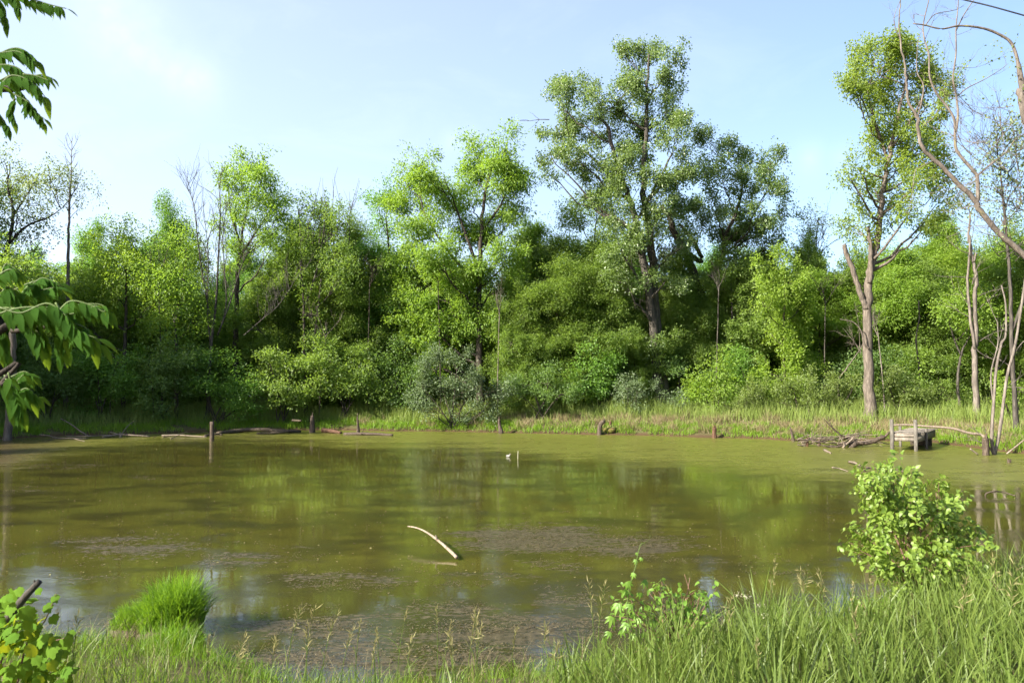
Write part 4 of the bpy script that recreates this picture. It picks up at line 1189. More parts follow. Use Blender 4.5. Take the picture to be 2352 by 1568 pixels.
# ------------------------------------------------------------------ grasses
def blades(mb, base, h, w, lean, rng, seg=3, curl=0.6, rnd=None):
    """tapered bent blades from base points"""
    n = len(base)
    a = rng.uniform(0, 2 * math.pi, n)
    out = np.stack([np.cos(a), np.sin(a), np.zeros(n)], 1)
    f = rng.uniform(0, 2 * math.pi, n)
    side = np.stack([np.cos(f), np.sin(f), np.zeros(n)], 1)
    h = np.broadcast_to(h, (n,))
    w = np.broadcast_to(w, (n,))
    ln = np.broadcast_to(lean, (n,)) * rng.uniform(0.2, 1.3, n)
    rows = seg + 1
    m = 2 * seg + 1
    V = np.empty((n, m, 3))
    for r in range(rows):
        t = r / seg
        c = base + out * (ln * h * (t ** 1.7))[:, None]
        c[:, 2] += h * (t - curl * ln * t ** 2.4 * 0.55)
        wd = (w * (1 - t) ** 0.6 * (0.55 + 0.9 * min(t * 2.2, 1) * 0.5))[:, None]
        if r < seg:
            V[:, 2 * r] = c - side * wd * 0.5
            V[:, 2 * r + 1] = c + side * wd * 0.5
        else:
            V[:, 2 * r] = c
    tr = []
    for r in range(seg - 1):
        tr += [(2 * r, 2 * r + 1, 2 * r + 3), (2 * r, 2 * r + 3, 2 * r + 2)]
    tr.append((2 * seg - 2, 2 * seg - 1, 2 * seg))
    i = np.arange(n)[:, None] * m
    T = np.concatenate([i + np.array([q]) for q in tr], 0)
    if rnd is None:
        rnd = rng.uniform(0, 1, n)
    mb.add(V.reshape(-1, 3), T, None, np.repeat(rnd, m))


def scatter(n, x0, x1, y0, y1, rng, dmin, dmax, keep=None):
    x = rng.uniform(x0, x1, n)
    y = rng.uniform(y0, y1, n)
    d = signed(x, y)
    ok = (d > dmin) & (d < dmax)
    if keep is not None:
        ok &= keep(x, y, d)
    tu = (x - 15.9) * .6 + (y - 31.4) * .8
    tv = -(x - 15.9) * .8 + (y - 31.4) * .6
    ok &= ~((tu > -.1) & (tu < 4.1) & (tv > -.15) & (tv < 1.1))      # nothing grows up through the dock
    x, y, d = x[ok], y[ok], d[ok]
    return np.stack([x, y, ground(x, y, d) - 0.01], 1), d


gr = np.random.default_rng(91)
# far bank: short bright sedge at the water, taller grass behind, dry straw in between
B, d = scatter(420000, -30, 31, 28, 52, gr, 0.02, 2.2, lambda x, y, d: (sines(x, y, 2.6, 21) > -0.45) & (gr.uniform(0, 1, len(x)) < 0.8))
mb = MB()
blades(mb, B, gr.uniform(.18, .45, len(B)) * np.clip(0.85 + 0.6 * sines(B[:, 0], B[:, 1], 1.6, 5), .35, 1.6), 0.03, 0.5, gr, 2)
mb.build('bank_sedge', M['sedge'], kind='stuff', smooth=False)['label'] = 'short bright sedge along the far waterline'
B, d = scatter(330000, -34, 33, 28, 60, gr, 1.2, 11, lambda x, y, d: gr.uniform(0, 1, len(x)) < np.clip(1.3 - d / 11, .15, 1) * (0.65 + 0.5 * sines(x, y, 4, 22)) * np.where((x > -1) & (d < 3.8), .14, 1))
mb = MB()
blades(mb, B, gr.uniform(.45, 1.15, len(B)) * np.clip(.5 + d * .12, .5, 1.0) * np.clip(1 + .45 * sines(B[:, 0], B[:, 1], 2.2, 6), .4, 1.7), 0.03, 0.40, gr, 2)
mb.build('bank_grass', M['banktall'], kind='stuff', smooth=False)['label'] = 'tall green grass on the far bank'
B, d = scatter(420000, -10, 31, 30, 50, gr, 0.35, 4.8, lambda x, y, d: (sines(x, y, 2.6, 23) > np.where(x > -1, -.25, .35)) & (gr.uniform(0, 1, len(x)) < .55))
mb = MB()
blades(mb, B, gr.uniform(.16, .62, len(B)) * np.clip(.8 + .8 * sines(B[:, 0], B[:, 1], 2.0, 24), .3, 2.0), 0.024, 0.9, gr, 2)
mb.build('dry_grass', M['straw'], kind='stuff', smooth=False)['label'] = 'bleached dry grass between green tufts on the far bank'
# near bank


def near_mask(x, y, d):
    px = CX + F * x / np.maximum(y, .5)
    return (px > -700) & (px < 4200)


B, d = scatter(70000, -6, 12, 2.2, 11, gr, 0.25, 6, near_mask)
px = CX + F * B[:, 0] / B[:, 1]
right = np.clip((px - 1150) / 400, 0, 1)
keep = gr.uniform(0, 1, len(B)) < (0.48 + 0.52 * right) * np.clip(d / .5, .2, 1)
keep &= ~((px > 1860) & (px < 2140) & (d < 1.0) & (gr.uniform(0, 1, len(B)) < .85))
B, px, right, d = B[keep], px[keep], right[keep], d[keep]
hh_ = gr.uniform(.22, .74, len(B)) * (.55 + .45 * right) * np.clip(.55 + d * .3, .5, 1) * np.clip(1 + .45 * sines(B[:, 0], B[:, 1], 0.9, 41), .5, 1.5)
mb = MB()
blades(mb, B, hh_, gr.uniform(.007, .020, len(B)) * np.clip(hh_ * 2.2, .6, 1.2), 0.50, gr, 5, .75, np.clip(gr.uniform(0, .7, len(B)) + .35 * sines(B[:, 0], B[:, 1], .8, 47) + .1, 0, 1))
mb.build('meadow_grass', M['grass'], kind='stuff', smooth=False)['label'] = 'tall blue-green grass on the near bank'
B, d = scatter(105000, -6, 12, 3.0, 11, gr, -0.02, 2.6, near_mask)
px = CX + F * B[:, 0] / B[:, 1]
den = np.where(px < 650, 1.0, np.where(px < 1250, .55, .75)) * np.clip(1.4 - d / 1.6, .1, 1)
keep = (gr.uniform(0, 1, len(B)) < den) & (sines(B[:, 0], B[:, 1], .9, 43) > -.35)
B = B[keep]
mb = MB()
blades(mb, B, gr.uniform(.10, .26, len(B)), gr.uniform(.004, .008, len(B)), 0.7, gr, 3, .7)
mb.build('shore_sedge', M['sedge'], kind='stuff', smooth=False)['label'] = 'soft yellow-green sedge at the near waterline'
B, d = scatter(26000, -5, 9, 2.8, 11, gr, 0.1, 5, near_mask)
mb = MB()
blades(mb, B[::3], gr.uniform(.10, .5, len(B[::3])), .004, 1.0, gr, 3, .7)
mb.build('dead_grass', M['straw'], kind='stuff', smooth=False)['label'] = 'dry stalks among the near grass'


def tussock(px, py, rx, h, n, label, seed, z=0.0):
    rng = np.random.default_rng(seed)
    c = on(px, py, z)
    rr = np.sqrt(rng.uniform(0, 1, n)) * rx
    a = rng.uniform(0, 6.28, n)
    base = c + np.stack([rr * np.cos(a), rr * np.sin(a) * .8, np.zeros(n)], 1)
    dome = np.sqrt(np.clip(1 - (rr / rx / 1.05) ** 2, 0, 1))
    base[:, 2] += dome * h * .25 - .02
    mb = MB()
    skew = 1 + .28 * (base[:, 0] - c[0]) / rx + .2 * sines(base[:, 0], base[:, 1], rx, seed)
    blades(mb, base, h * (.40 + .45 * dome) * skew * rng.uniform(.6, 1.2, n), rx * .034, 0.62, rng, 4, 1.1)
    t = thing('grass_tussock', c, label, 'grass clump', 'grass tussocks standing in the water')
    mb.build('blades', M['sedge'], t, smooth=False, kind='stuff')
    mm = MB()                                   # muddy root mound below the blades
    mm.tube(spline([c + [0, 0, -.12], c + [0, 0, .02], c + [0, 0, h * .16], c + [0, 0, h * .22]], 8), np.array([1.02, 1.0, .97, .9, .78, .6, .4, .12]) * rx, 14, rough=.08)
    mm.build('root_mound', M['wetlog'], t)
    dd = MB()
    k = max(60, n // 12)
    a = rng.uniform(0, 6.28, k)
    r2 = rx * np.sqrt(rng.uniform(.5, 1.25, k))
    blades(dd, c + np.stack([r2 * np.cos(a), r2 * np.sin(a) * .8, np.zeros(k)], 1), h * rng.uniform(.15, .7, k), rx * .018, 1.5, rng, 4, 1.3)
    dd.build('dead_blades', M['straw'], t, smooth=False, kind='stuff')
    return t


tussock(392, 1452, .335, .64, 2600, 'big bright round grass clump standing in the water at lower left', 51)
tussock(305, 1448, .22, .36, 1500, 'low grass clump against the left side of the big bright clump', 52)
tussock(385, 1530, .30, .40, 2600, 'grass clump at the near shore in front of the big bright clump', 53)
tussock(72, 1002, .42, .55, 900, 'small grass clump by the driftwood at the far left shore', 54)


# ------------------------------------------------------------------ floating weed
gw = np.random.default_rng(61)
x = gw.uniform(-16, 12, 2200000)
y = 5.5 + 22 * gw.uniform(0, 1, 2200000) ** 1.5
dens = weed_density(x, y)
nzv = sines(x * .5, y, 1.1, 62) * .6 + sines(x, y, .35, 63) * .5
ok = (dens * 1.1 + nzv * .95 > .78) & (gw.uniform(0, 1, len(x)) < .55 * np.clip(dens * 1.1 + nzv * .95 - .6, .1, 1))
ok |= (gw.uniform(0, 1, len(x)) < .0012)
x, y = x[ok], y[ok]
ok = signed(x, y) < -.02
x, y = x[ok], y[ok]
n = len(x)
print('weed bits', n)
a = gw.uniform(0, 6.28, n)
ax = np.stack([np.cos(a), np.sin(a), gw.normal(0, .12, n)], 1)
nr = unit(np.stack([gw.normal(0, .22, n), gw.normal(0, .22, n), np.ones(n)], 1))
L = gw.uniform(.008, .034, n)
v, t = leaf_quads(np.stack([x, y, gw.uniform(.004, .014, n)], 1), unit(ax), nr, L, L * gw.uniform(.12, .6, n), .1)
mb = MB()
mb.add(v, t, None, np.repeat(gw.uniform(0, 1, n) ** 1.6, 4))
mb.build('floating_weed', M['weed'], kind='stuff', smooth=False)['label'] = 'brown bits of pond weed floating in patches'
# pale flecks: seeds and petals on the film
n = 900
px_ = gw.uniform(-20, 2380, n)
py_ = gw.uniform(1010, 1330, n) ** 1.0
pts = np.array([on(a_, b_) for a_, b_ in zip(px_, py_)])
ok = signed(pts[:, 0], pts[:, 1]) < -.1
pts = pts[ok]
n = len(pts)
a = gw.uniform(0, 6.28, n)
L = gw.uniform(.015, .05, n)
v, t = leaf_quads(pts + np.array([0, 0, .008]), np.stack([np.cos(a), np.sin(a), np.full(n, .1)], 1), unit(gw.normal(0, .2, (n, 3)) + np.array([0, 0, 1])), L, L * .7, .2)
mb = MB()
mb.add(v, t, None, np.repeat(gw.uniform(0, 1, n), 4))
mb.build('floating_fluff', M['seed'], kind='stuff', smooth=False)['label'] = 'pale flecks of seed fluff on the pond surface'


# ------------------------------------------------------------------ stumps, posts and logs
def upright(name, label, cat, pts, Y, r0, r1, mat, seed, group=None, jag=True):
    """stump or post rooted under the water or the bank"""
    rng = np.random.default_rng(seed)
    P_ = px_line(pts, Y)
    foot = P_[0].copy()
    foot[2] = min(foot[2], gz(foot[0], foot[1]), 0) - .25
    line_ = np.vstack([[foot], P_])
    n = 12
    sp = spline(line_, n)
    mb = MB()
    mb.tube(sp, flare(np.linspace(r0, r1, n), n, .35), 12, rough=.10)
    if jag:
        top = sp[-1]
        for k in range(4):
            a = rng.uniform(0, 6.28)
            o = np.array([math.cos(a), math.sin(a), 0]) * r1 * .6
            mb.tube(np.array([top + o - [0, 0, .06], top + o * .8 + [0, 0, rng.uniform(.05, .2) * min(1, r0 * 7)]]), [r1 * .45, .008], 5)
    return solo(mb, name, M[mat], foot, label, cat, group)


def lying(name, label, cat, segs, mat, seed, group=None, rough=.08, sides=8, off=(0, 0, 0), twigs=0):
    """log or branch: list of (world points, r0, r1)"""
    mb = MB()
    rg = np.random.default_rng(seed)
    for k in range(twigs):
        q = spline(segs[k % 2][0], 20)[rg.integers(7, 20)]
        twiggy(mb, q, unit(np.array([rg.uniform(-1, 1), rg.uniform(-.5, .5), rg.uniform(.0, 1)])), rg.uniform(.4, 1.1), .014, 1, rg, .5)
    for pts, a, b in segs:
        n = max(8, 4 * len(pts))
        sp = spline(pts, n) + np.asarray(off)
        mb.tube(sp, np.linspace(a, b, n), sides, rough=rough)
    loc = np.asarray(segs[0][0][0], float)
    return solo(mb, name, M[mat], loc, label, cat, group)


def ow(lst):
    """photo points with a height above the water -> world"""
    return np.array([on(p[0], p[1], p[2] if len(p) > 2 else .03) for p in lst])


def yz(lst, Y):
    return px_line(lst, Y)


upright('wooden_post', 'weathered round post standing in open water left of the long dark log', 'post', [(487, 1012), (487, 968)], 36.6, .115, .10, 'stump', 401, jag=False)
upright('tree_stump', 'broad dark tapered stump at the shore below the left ash', 'stump', [(717, 991), (717, 970), (717, 954)], 43.3, .22, .08, 'stump', 402)
upright('tree_stump', 'thin pointed snag behind the half-sunk log left of centre', 'stump', [(823, 994), (822, 975), (821, 956)], 42.2, .13, .03, 'stump', 403)
upright('tree_stump', 'split stump leaning left on the shore below the willow bush', 'stump', [(1151, 993), (1148, 980), (1146, 962)], 42.5, .17, .06, 'stump', 404)
upright('tree_stump', 'curved bare stump bending right at the waterline below the cottonwood', 'stump', [(1377, 998), (1377, 984), (1381, 972), (1388, 967)], 41.2, .13, .09, 'stump', 405)
upright('tree_stump', 'reddish rotten stump on the mossy log below the cottonwood', 'stump', [(1402, 984), (1402, 966)], 42.6, .12, .06, 'redwood', 406)
upright('tree_stump', 'short dark red stump at the waterline below the leaning cottonwood', 'stump', [(1641, 1005), (1641, 981)], 38.9, .14, .09, 'redwood', 407)
upright('tree_stump', 'slim stump with thin twigs left of the brush pile', 'stump', [(1822, 1012), (1819, 997), (1816, 984)], 36.8, .10, .05, 'stump', 408)
upright('wooden_post', 'short rotten post left of two in front of the brush pile', 'post', [(1854, 1024), (1854, 1006)], 33.8, .07, .06, 'redwood', 409)
upright('wooden_post', 'short rotten post right of two in front of the brush pile', 'post', [(1882, 1022), (1882, 1008)], 34.3, .065, .05, 'redwood', 410)
upright('tree_stump', 'splintered pale stump in the water with a white pole resting on it', 'stump', [(2264, 1046), (2264, 1020), (2263, 1006)], 29.6, .135, .12, 'stump', 411)
upright('tree_stump', 'small black stub poking from the water at the right edge', 'stump', [(2318, 1062), (2318, 1054)], 26.8, .07, .06, 'wetlog', 412, jag=False)
upright('wooden_post', 'low stub on the mossy bank left of the slim stump', 'post', [(1763, 1004), (1763, 996)], 38.5, .08, .06, 'stump', 413)
upright('white_stake', 'thin white stake sticking out of the water beside the duck', 'stake', [(1189.5, 1052), (1190, 1035)], 28.2, .012, .010, 'flower', 414, jag=False)
lying('fallen_log', 'mossy brown log lying behind the curved stump', 'log', [(ow([(1385, 990, .12), (1405, 988, .22), (1425, 983, .22)]), .20, .14)], 'mosslog', 420)
lying('fallen_log', 'long half-sunk pale log in front of the thin pointed snag', 'log', [(ow([(790, 997, .03), (830, 996, .07), (870, 997, .06), (902, 999, .04)]), .09, .06), (ow([(830, 996, .08), (836, 986, .12)]), .03, .015)], 'stump', 421)
lying('fallen_log', 'orange-brown broken log end left of the half-sunk pale log', 'log', [(ow([(742, 988, .10), (762, 990, .10), (783, 994, .04)]), .14, .08)], 'redwood', 422)
lying('fallen_log', 'long dark log curving along the shaded left shore', 'log', [(ow([(500, 996, .02), (540, 990, .10), (590, 986, .18), (640, 989, .14), (690, 991, .05)]), .12, .09), (ow([(590, 995, .03), (640, 993, .08), (665, 991, .1)]), .06, .05)], 'wetlog', 423)
lying('driftwood', 'dark stick lying across the left end of the long dark log', 'branch', [(ow([(470, 1000, .05), (510, 995, .08)]), .05, .03), (ow([(480, 994, .06), (510, 998, .04)]), .05, .03)], 'wetlog', 424)
YB = 39.0
lying('driftwood', 'grey pole slanting up to the left out of the far left driftwood', 'branch', [(ow([(205, 1003, .02), (185, 990, .30), (160, 972, .62), (139, 961, .85)]), .045, .022)], 'drift', 425)
lying('driftwood', 'thin crooked twig pointing up right above the far left driftwood', 'branch', [(ow([(278, 1000, .05), (288, 985, .32), (300, 972, .58), (313, 966, .72)]), .03, .012), (ow([(300, 972, .58), (305, 975, .52)]), .012, .006)], 'drift', 426)
lying('driftwood', 'pale root stump with flat spreading logs at the far left shore', 'branch', [(ow([(235, 1004, .03), (262, 1000, .07), (280, 998, .09), (300, 999, .09), (345, 1002, .02)]), .05, .035), (ow([(277, 1003, 0), (276, 990, .16)]), .07, .03), (ow([(218, 990, .1), (250, 993, .12), (278, 999, .06)]), .05, .04)], 'drift', 427)
lying('driftwood', 'long bent grey branch at the left end of the far driftwood', 'branch', [(ow([(92, 999, .1), (110, 1000, .1), (130, 1006, .03), (165, 1006, .06), (200, 1007, .03)]), .045, .03), (ow([(130, 1006, .04), (102, 1013, .01)]), .02, .012), (ow([(165, 1006, .05), (195, 1013, .02)]), .02, .012), (ow([(150, 1001, .05), (200, 1002, .1), (240, 999, .1), (265, 1000, .08)]), .03, .02)], 'drift', 428)
lying('driftwood', 'pale straight pole floating right of the root stump', 'branch', [(ow([(372, 1000, .04), (410, 999, .07), (440, 1001, .05), (475, 1003, .02)]), .045, .035), (ow([(392, 1007, .01), (410, 999, .12), (430, 991, .22)]), .022, .014)], 'drift', 429)
lying('driftwood', 'dark twigs between the root stump and the pale floating pole', 'branch', [(ow([(330, 999, .06), (345, 994, .15)]), .02, .012), (ow([(352, 1005, .01), (362, 1000, .1)]), .018, .01), (ow([(375, 1004, .02), (392, 1001, .06)]), .02, .015)], 'stump', 430)
lying('floating_board', 'small dark board lying in the grass left of the broad stump', 'board', [(ow([(672, 965, .75), (692, 966, .75)]), .06, .05)], 'wetlog', 431)
# floating branch in the foreground with its mirror image
lying('driftwood_branch', 'white curved branch rising from the water at the middle of the pond', 'branch',
      [(px_line([(1049, 1280), (1046, 1276), (1030, 1261), (1012, 1245), (995, 1232), (975, 1219), (955, 1211), (937, 1208)], 12.1, [0, .05, .3, .55, .8, 1.05, 1.25, 1.45]), .029, .010),
       (px_line([(1004, 1238), (1000, 1228)], 12.75), .02, .008)], 'bleached', 432, rough=.12, sides=9)
# right hand floating wood
lying('floating_branch', 'short pale stick floating in front of the brush pile', 'branch', [(ow([(1894, 1033, .04), (1908, 1040, .02)]), .055, .03)], 'drift', 433)
lying('floating_branch', 'forked reddish stick floating left of the near shrub tip', 'branch', [(ow([(1950, 1060, .04), (1962, 1062, .08), (1975, 1068, .03)]), .04, .025), (ow([(1962, 1062, .08), (1963, 1057, .14)]), .025, .01)], 'drift', 434)
lying('floating_branch', 'thin white stick floating at a slant left of the near shrub', 'branch', [(ow([(1911, 1073, .10), (1930, 1076, .06), (1948, 1082, .01)]), .022, .012)], 'drift', 435)
lying('floating_branch', 'dark crossed sticks floating beside the tip of the near shrub', 'branch', [(ow([(1976, 1071, .05), (2000, 1074, .03), (2030, 1078, .04)]), .04, .025), (ow([(1980, 1083, .01), (1996, 1074, .08)]), .035, .025), (ow([(2060, 1080, .03), (2085, 1084, .03)]), .05, .03)], 'wetlog', 436)
lying('floating_branch', 'dark arched twig over the water near the right edge', 'branch', [(px_line([(2264, 1143), (2265, 1133), (2285, 1128), (2305, 1130), (2332, 1138)], 18.9, [0, 0, 0, 0, -.4]), .022, .016)], 'wetlog', 437)
lying('floating_branch', 'small stick tilted in the water in front of the splintered stump', 'branch', [(px_line([(2228, 1030), (2246, 1043)], 29.6), .03, .03)], 'drift', 438)
lying('leaning_pole', 'thin grey pole rising out of the water at the right edge', 'branch', [(px_line([(2312, 1042), (2335, 1024), (2362, 1002), (2400, 975)], 29.0), .03, .02)], 'drift', 439)

# brush pile and fallen limb left of the dock
gb = np.random.default_rng(71)
lying('fallen_limb', 'thick grey forked limb lying in the brush pile left of the dock', 'branch',
      [(px_line([(2030, 1003), (2020, 1006), (2005, 1014), (1985, 1018), (1960, 1019), (1935, 1018)], 33.5), .10, .06), (px_line([(2024, 1008), (2035, 1000), (2042, 993), (2049, 993)], 33.5), .06, .02),
       (px_line([(1950, 1030), (1965, 1018)], 33.2), .10, .12), (px_line([(1985, 1018), (1960, 1016), (1938, 1022), (1915, 1026), (1890, 1023)], 33.2), .06, .03)], 'stump', 440)
lying('fallen_limb', 'dark bare branch slanting up left out of the brush pile', 'branch',
      [(px_line([(1972, 1018), (1950, 1009), (1930, 998), (1912, 982), (1900, 970), (1893, 962)], 33.6), .055, .015), (px_line([(1912, 982), (1905, 965), (1897, 950)], 33.6), .018, .005), (px_line([(1900, 970), (1908, 955)], 33.6), .012, .004)], 'wetlog', 441)
lying('fallen_limb', 'pale crossed sticks standing in front of the brush pile', 'branch', [(px_line([(1935, 1028), (1955, 1010), (1960, 1004)], 33.1), .04, .035), (px_line([(1941, 1026), (1932, 1008), (1926, 1000)], 33.0), .03, .012)], 'drift', 442)
mb = MB()
for k in range(46):
    px0 = gb.uniform(1825, 1985)
    py0 = gb.uniform(1004, 1024)
    Lp = gb.uniform(30, 90)
    s = gb.uniform(-.25, .35)
    dy = gb.uniform(-.5, .5)
    pts = px_line([(px0, py0), (px0 + Lp * .5, py0 - 3 + s * Lp * .4 + gb.normal(0, 2)), (px0 + Lp, min(1026, py0 + s * Lp))], 33.8, [dy, 0, -dy])
    mb.tube(spline(pts, 8), np.linspace(.024, .008, 8), 4)
for k in range(14):
    twiggy(mb, at(gb.uniform(1840, 1960), gb.uniform(1008, 1022), 33.7), unit(np.array([gb.uniform(-1, 1), gb.uniform(-.4, .2), gb.uniform(.0, .8)])), gb.uniform(.5, 1.0), .013, 1, gb, .5)
solo(mb, 'brush_pile', M['drift'], at(1900, 1020, 33.8), 'heap of thin bleached twigs at the waterline left of the dock', 'brush pile')
t = thing('fallen_twig', at(1905, 1005, 35), 'small fallen bough with yellow leaves in the brush pile', 'branch')
mb, lf = MB(), MB()
mb.tube(px_line([(1890, 1010), (1915, 1004), (1945, 1006)], 34.2), .012, 4)
S = np.vstack([at(gb.uniform(1882, 1955), gb.uniform(999, 1010), 34.2 + gb.uniform(-.3, .3)) for _ in range(36)])
sprays(lf, S, unit(gb.standard_normal(S.shape)), 6, .10, .6, .12, gb)
mb.build('stem', M['drift'], t)
lf.build('foliage', M['bright'], t, smooth=False, kind='stuff')

# leaning twin stems in the water right of the dock
rgt = [(2285, 1050), (2278, 1010), (2282, 930), (2288, 850), (2300, 790), (2310, 770), (2310, 700), (2300, 655)]
lying('dead_sapling', 'slender bare stem in the water beside the splintered stump, curved at its top', 'trunk', [(px_line(rgt, 29.8), .068, .025), (px_line([(2282, 930), (2276, 860), (2292, 790), (2291, 740)], 29.8), .03, .015)], 'deadwood', 445, twigs=9)
lying('dead_sapling', 'pale stem leaning right out of the same root as the slender bare stem', 'trunk',
      [(px_line([(2284, 1045), (2296, 990), (2304, 930), (2314, 860), (2330, 800), (2342, 730), (2352, 660), (2366, 560)], 29.9), .062, .035), (px_line([(2282, 1046), (2272, 1025), (2266, 1010)], 29.8), .025, .015),
       (px_line([(2284, 1000), (2270, 1008), (2258, 1012)], 29.8), .02, .012), (px_line([(2325, 820), (2345, 790), (2370, 770)], 29.9), .02, .01)], 'deadwood', 446, twigs=12)
lying('leaning_pole', 'long white pole lying over the dock and down to the splintered stump', 'pole', [(px_line([(2044, 976), (2085, 975), (2120, 978), (2165, 981), (2195, 985), (2225, 994), (2250, 997), (2262, 1004)], 32.6, [1.2, .8, .2, -.4, -1.0, -1.8, -2.6, -3.0]), .035, .055)], 'drift', 447, off=(0, 0, 0))

# ------------------------------------------------------------------ the dock
fr = np.array([15.9, 31.4, 0.0])
u = np.array([0.6, 0.8, 0.0])
v = np.array([-0.8, 0.6, 0.0])
Zd = 0.66
WID, LEN = 0.94, 4.0
Z = np.array([0, 0, 1.0])
dock = thing('wooden_dock', fr, 'small grey wooden dock with two tall corner posts at the right shore', 'dock')
gd = np.random.default_rng(81)
nb = 25
for i in range(nb):
    bw = LEN / nb
    mb = MB()
    e0, e1 = gd.uniform(-.05, .06), gd.uniform(-.04, .06)
    mb.box(fr + u * (i * bw + .006) - v * (.06 + e0) + Z * (Zd + gd.uniform(-.004, .006)), u * (bw - .014), v * (WID + .12 + e0 + e1), Z * .035)
    mb.build('board', M['plank'], dock, smooth=False)
for k, (s0, zz) in enumerate(((-0.045, .14), (-0.048, .29))):
    mb = MB()
    mb.box(fr + u * s0 - v * .02 + Z * (Zd - zz), u * .04, v * (WID + .04), Z * .135)
    mb.build('rim_board', M['plank'], dock, smooth=False)
mb = MB()
mb.box(fr + u * (LEN - .6) + v * .05 - Z * .3, u * .05, v * (WID - .1), Z * (.3 + Zd - .04))
mb.build('shade_board', M['wetlog'], dock, smooth=False)  # dark board added under the deck to stand in for the shade there
for s in (.0, WID - .05):
    mb = MB()
    mb.box(fr + v * s + Z * (Zd - .33), u * LEN, v * .045, Z * .322)
    mb.build('joist', M['plank'], dock, smooth=False)
for (a, b, top, w_) in ((-.11, -.02, 1.22, .13), (-.11, WID - .10, 1.22, .13), (1.5, -.11, .82, .10), (1.9, WID + .004, .86, .10)):
    mb = MB()
    o = fr + u * a + v * b
    mb.box(np.array([o[0], o[1], -.7]), u * w_ * .62, v * w_, Z * (.7 + top))
    mb.build('post', M['post'], dock, smooth=False)

# ------------------------------------------------------------------ duck
dk = on(1167, 1049)
mb = MB()
body = np.array([[-.20, 0, .09], [-.17, 0, .075], [-.10, 0, .06], [0, 0, .055], [.09, 0, .06], [.15, 0, .085], [.175, 0, .12], [.185, 0, .16], [.20, 0, .185], [.235, 0, .185], [.255, 0, .18]])
rad = np.array([.008, .035, .075, .095, .085, .055, .038, .036, .045, .038, .012])
rnd_b = np.repeat(np.where(np.arange(40) < 28, .0, 1.0), 1)
rad = rad * .58
sp = spline(body, 40)
rr = np.interp(np.linspace(0, 1, 40), np.linspace(0, 1, 11), rad)
duck = thing('duck', dk, 'pale grey duck with a dark green head floating on the open pond', 'duck')
Rz = Matrix.Rotation(math.radians(-50), 3, 'Z')
tw = lambda p: np.array([np.array(Rz @ Vector(q)) for q in p]) * .58 + np.array([dk[0], dk[1], 0])
mb.tube(tw(sp), rr, 14)
dm, nt = new_mat('duck_plumage')
tcn = nd(nt, 'ShaderNodeTexCoord')
sepd = nd(nt, 'ShaderNodeSeparateXYZ', {0: nd(nt, 'ShaderNodeMapping', {'Vector': tcn.outputs['Object'], 'Rotation': (0, 0, math.radians(50))}).outputs[0]})
pc = ramp(nt, mth(nt, 'ADD', mth(nt, 'MULTIPLY', sepd.outputs[0], 2.0), .5), [(.0, (.02, .02, .02)), (.2, (.04, .04, .04)), (.28, (.13, .125, .115)), (.72, (.18, .17, .155)), (.80, (.08, .04, .03)), (.85, (.3, .3, .28)), (.87, (.012, .05, .03))])
p = nd(nt, 'ShaderNodeBsdfPrincipled', {'Base Color': pc, 'Roughness': .6})
nd(nt, 'ShaderNodeOutputMaterial', {'Surface': p.outputs[0]})
mb.build('body', dm, duck)
mb = MB()
mb.tube(tw([[.245, 0, .182], [.28, 0, .172], [.305, 0, .168]]), [.016, .013, .006], 6)
mb.build('bill', M['seed'], duck)

# ------------------------------------------------------------------ overhead cable
cp = [at(1900, -70, 17), at(2205, -2, 16), at(2352, 36, 15.5), at(2800, 165, 14.5)]
mb = MB()
mb.tube(spline(cp, 24), .014, 6)
solo(mb, 'power_cable', M['cable'], cp[0], 'black overhead cable crossing the upper right corner of the sky', 'cable')


# ------------------------------------------------------------------ near leaves: shared meshes, one object per leaf
def blade_leaf(name, mat, L=1.0, W=.4, tip=1.0, bend=.25, fold=.18, rows=6, wave=.0, petiole=.08):
    """one leaf along +Y, upper face +Z"""
    ts = np.linspace(0, 1, rows + 1)
    V = []
    for t in ts:
        w = W * .5 * (math.sin(math.pi * t ** .72) ** (.9)) * (1 - .25 * t) + .004
        if t == 1:
            w = .003
        z = -bend * t * t
        V += [(-w, t * L, z + fold * w + wave * math.sin(9 * t)), (0, t * L, z), (w, t * L, z + fold * w - wave * math.sin(9 * t))]
    Q = []
    for r in range(rows):
        a = 3 * r
        Q += [(a, a + 1, a + 4, a + 3), (a + 1, a + 2, a + 5, a + 4)]
    mb = MB()
    mb.add(V, None, Q, .5)
    return mb.mesh(name, mat)


def lobed_leaf(name, mat, seed):
    """broad toothed grape leaf along +Y"""
    rng = np.random.default_rng(seed)
    out = [(0, 0.02), (.16, -.10), (.30, -.06), (.36, .10), (.50, .20), (.44, .34), (.52, .52), (.36, .56), (.32, .70), (.18, .70), (.10, .86), (0, 1.0), (-.10, .86), (-.18, .70), (-.32, .70), (-.36, .56), (-.52, .52), (-.44, .34), (-.50, .20), (-.36, .10), (-.30, -.06), (-.16, -.10)]
    V = [(0, .25, .0)] + [(x_ + rng.normal(0, .015), y_ + rng.normal(0, .015), -.22 * abs(x_) - .20 * max(0, y_ - .3) + rng.normal(0, .02)) for x_, y_ in out]
    n = len(out)
    mb = MB()
    mb.add(V, [(0, 1 + i, 1 + (i + 1) % n) for i in range(n)], None, .5)
    return mb.mesh(name, mat)


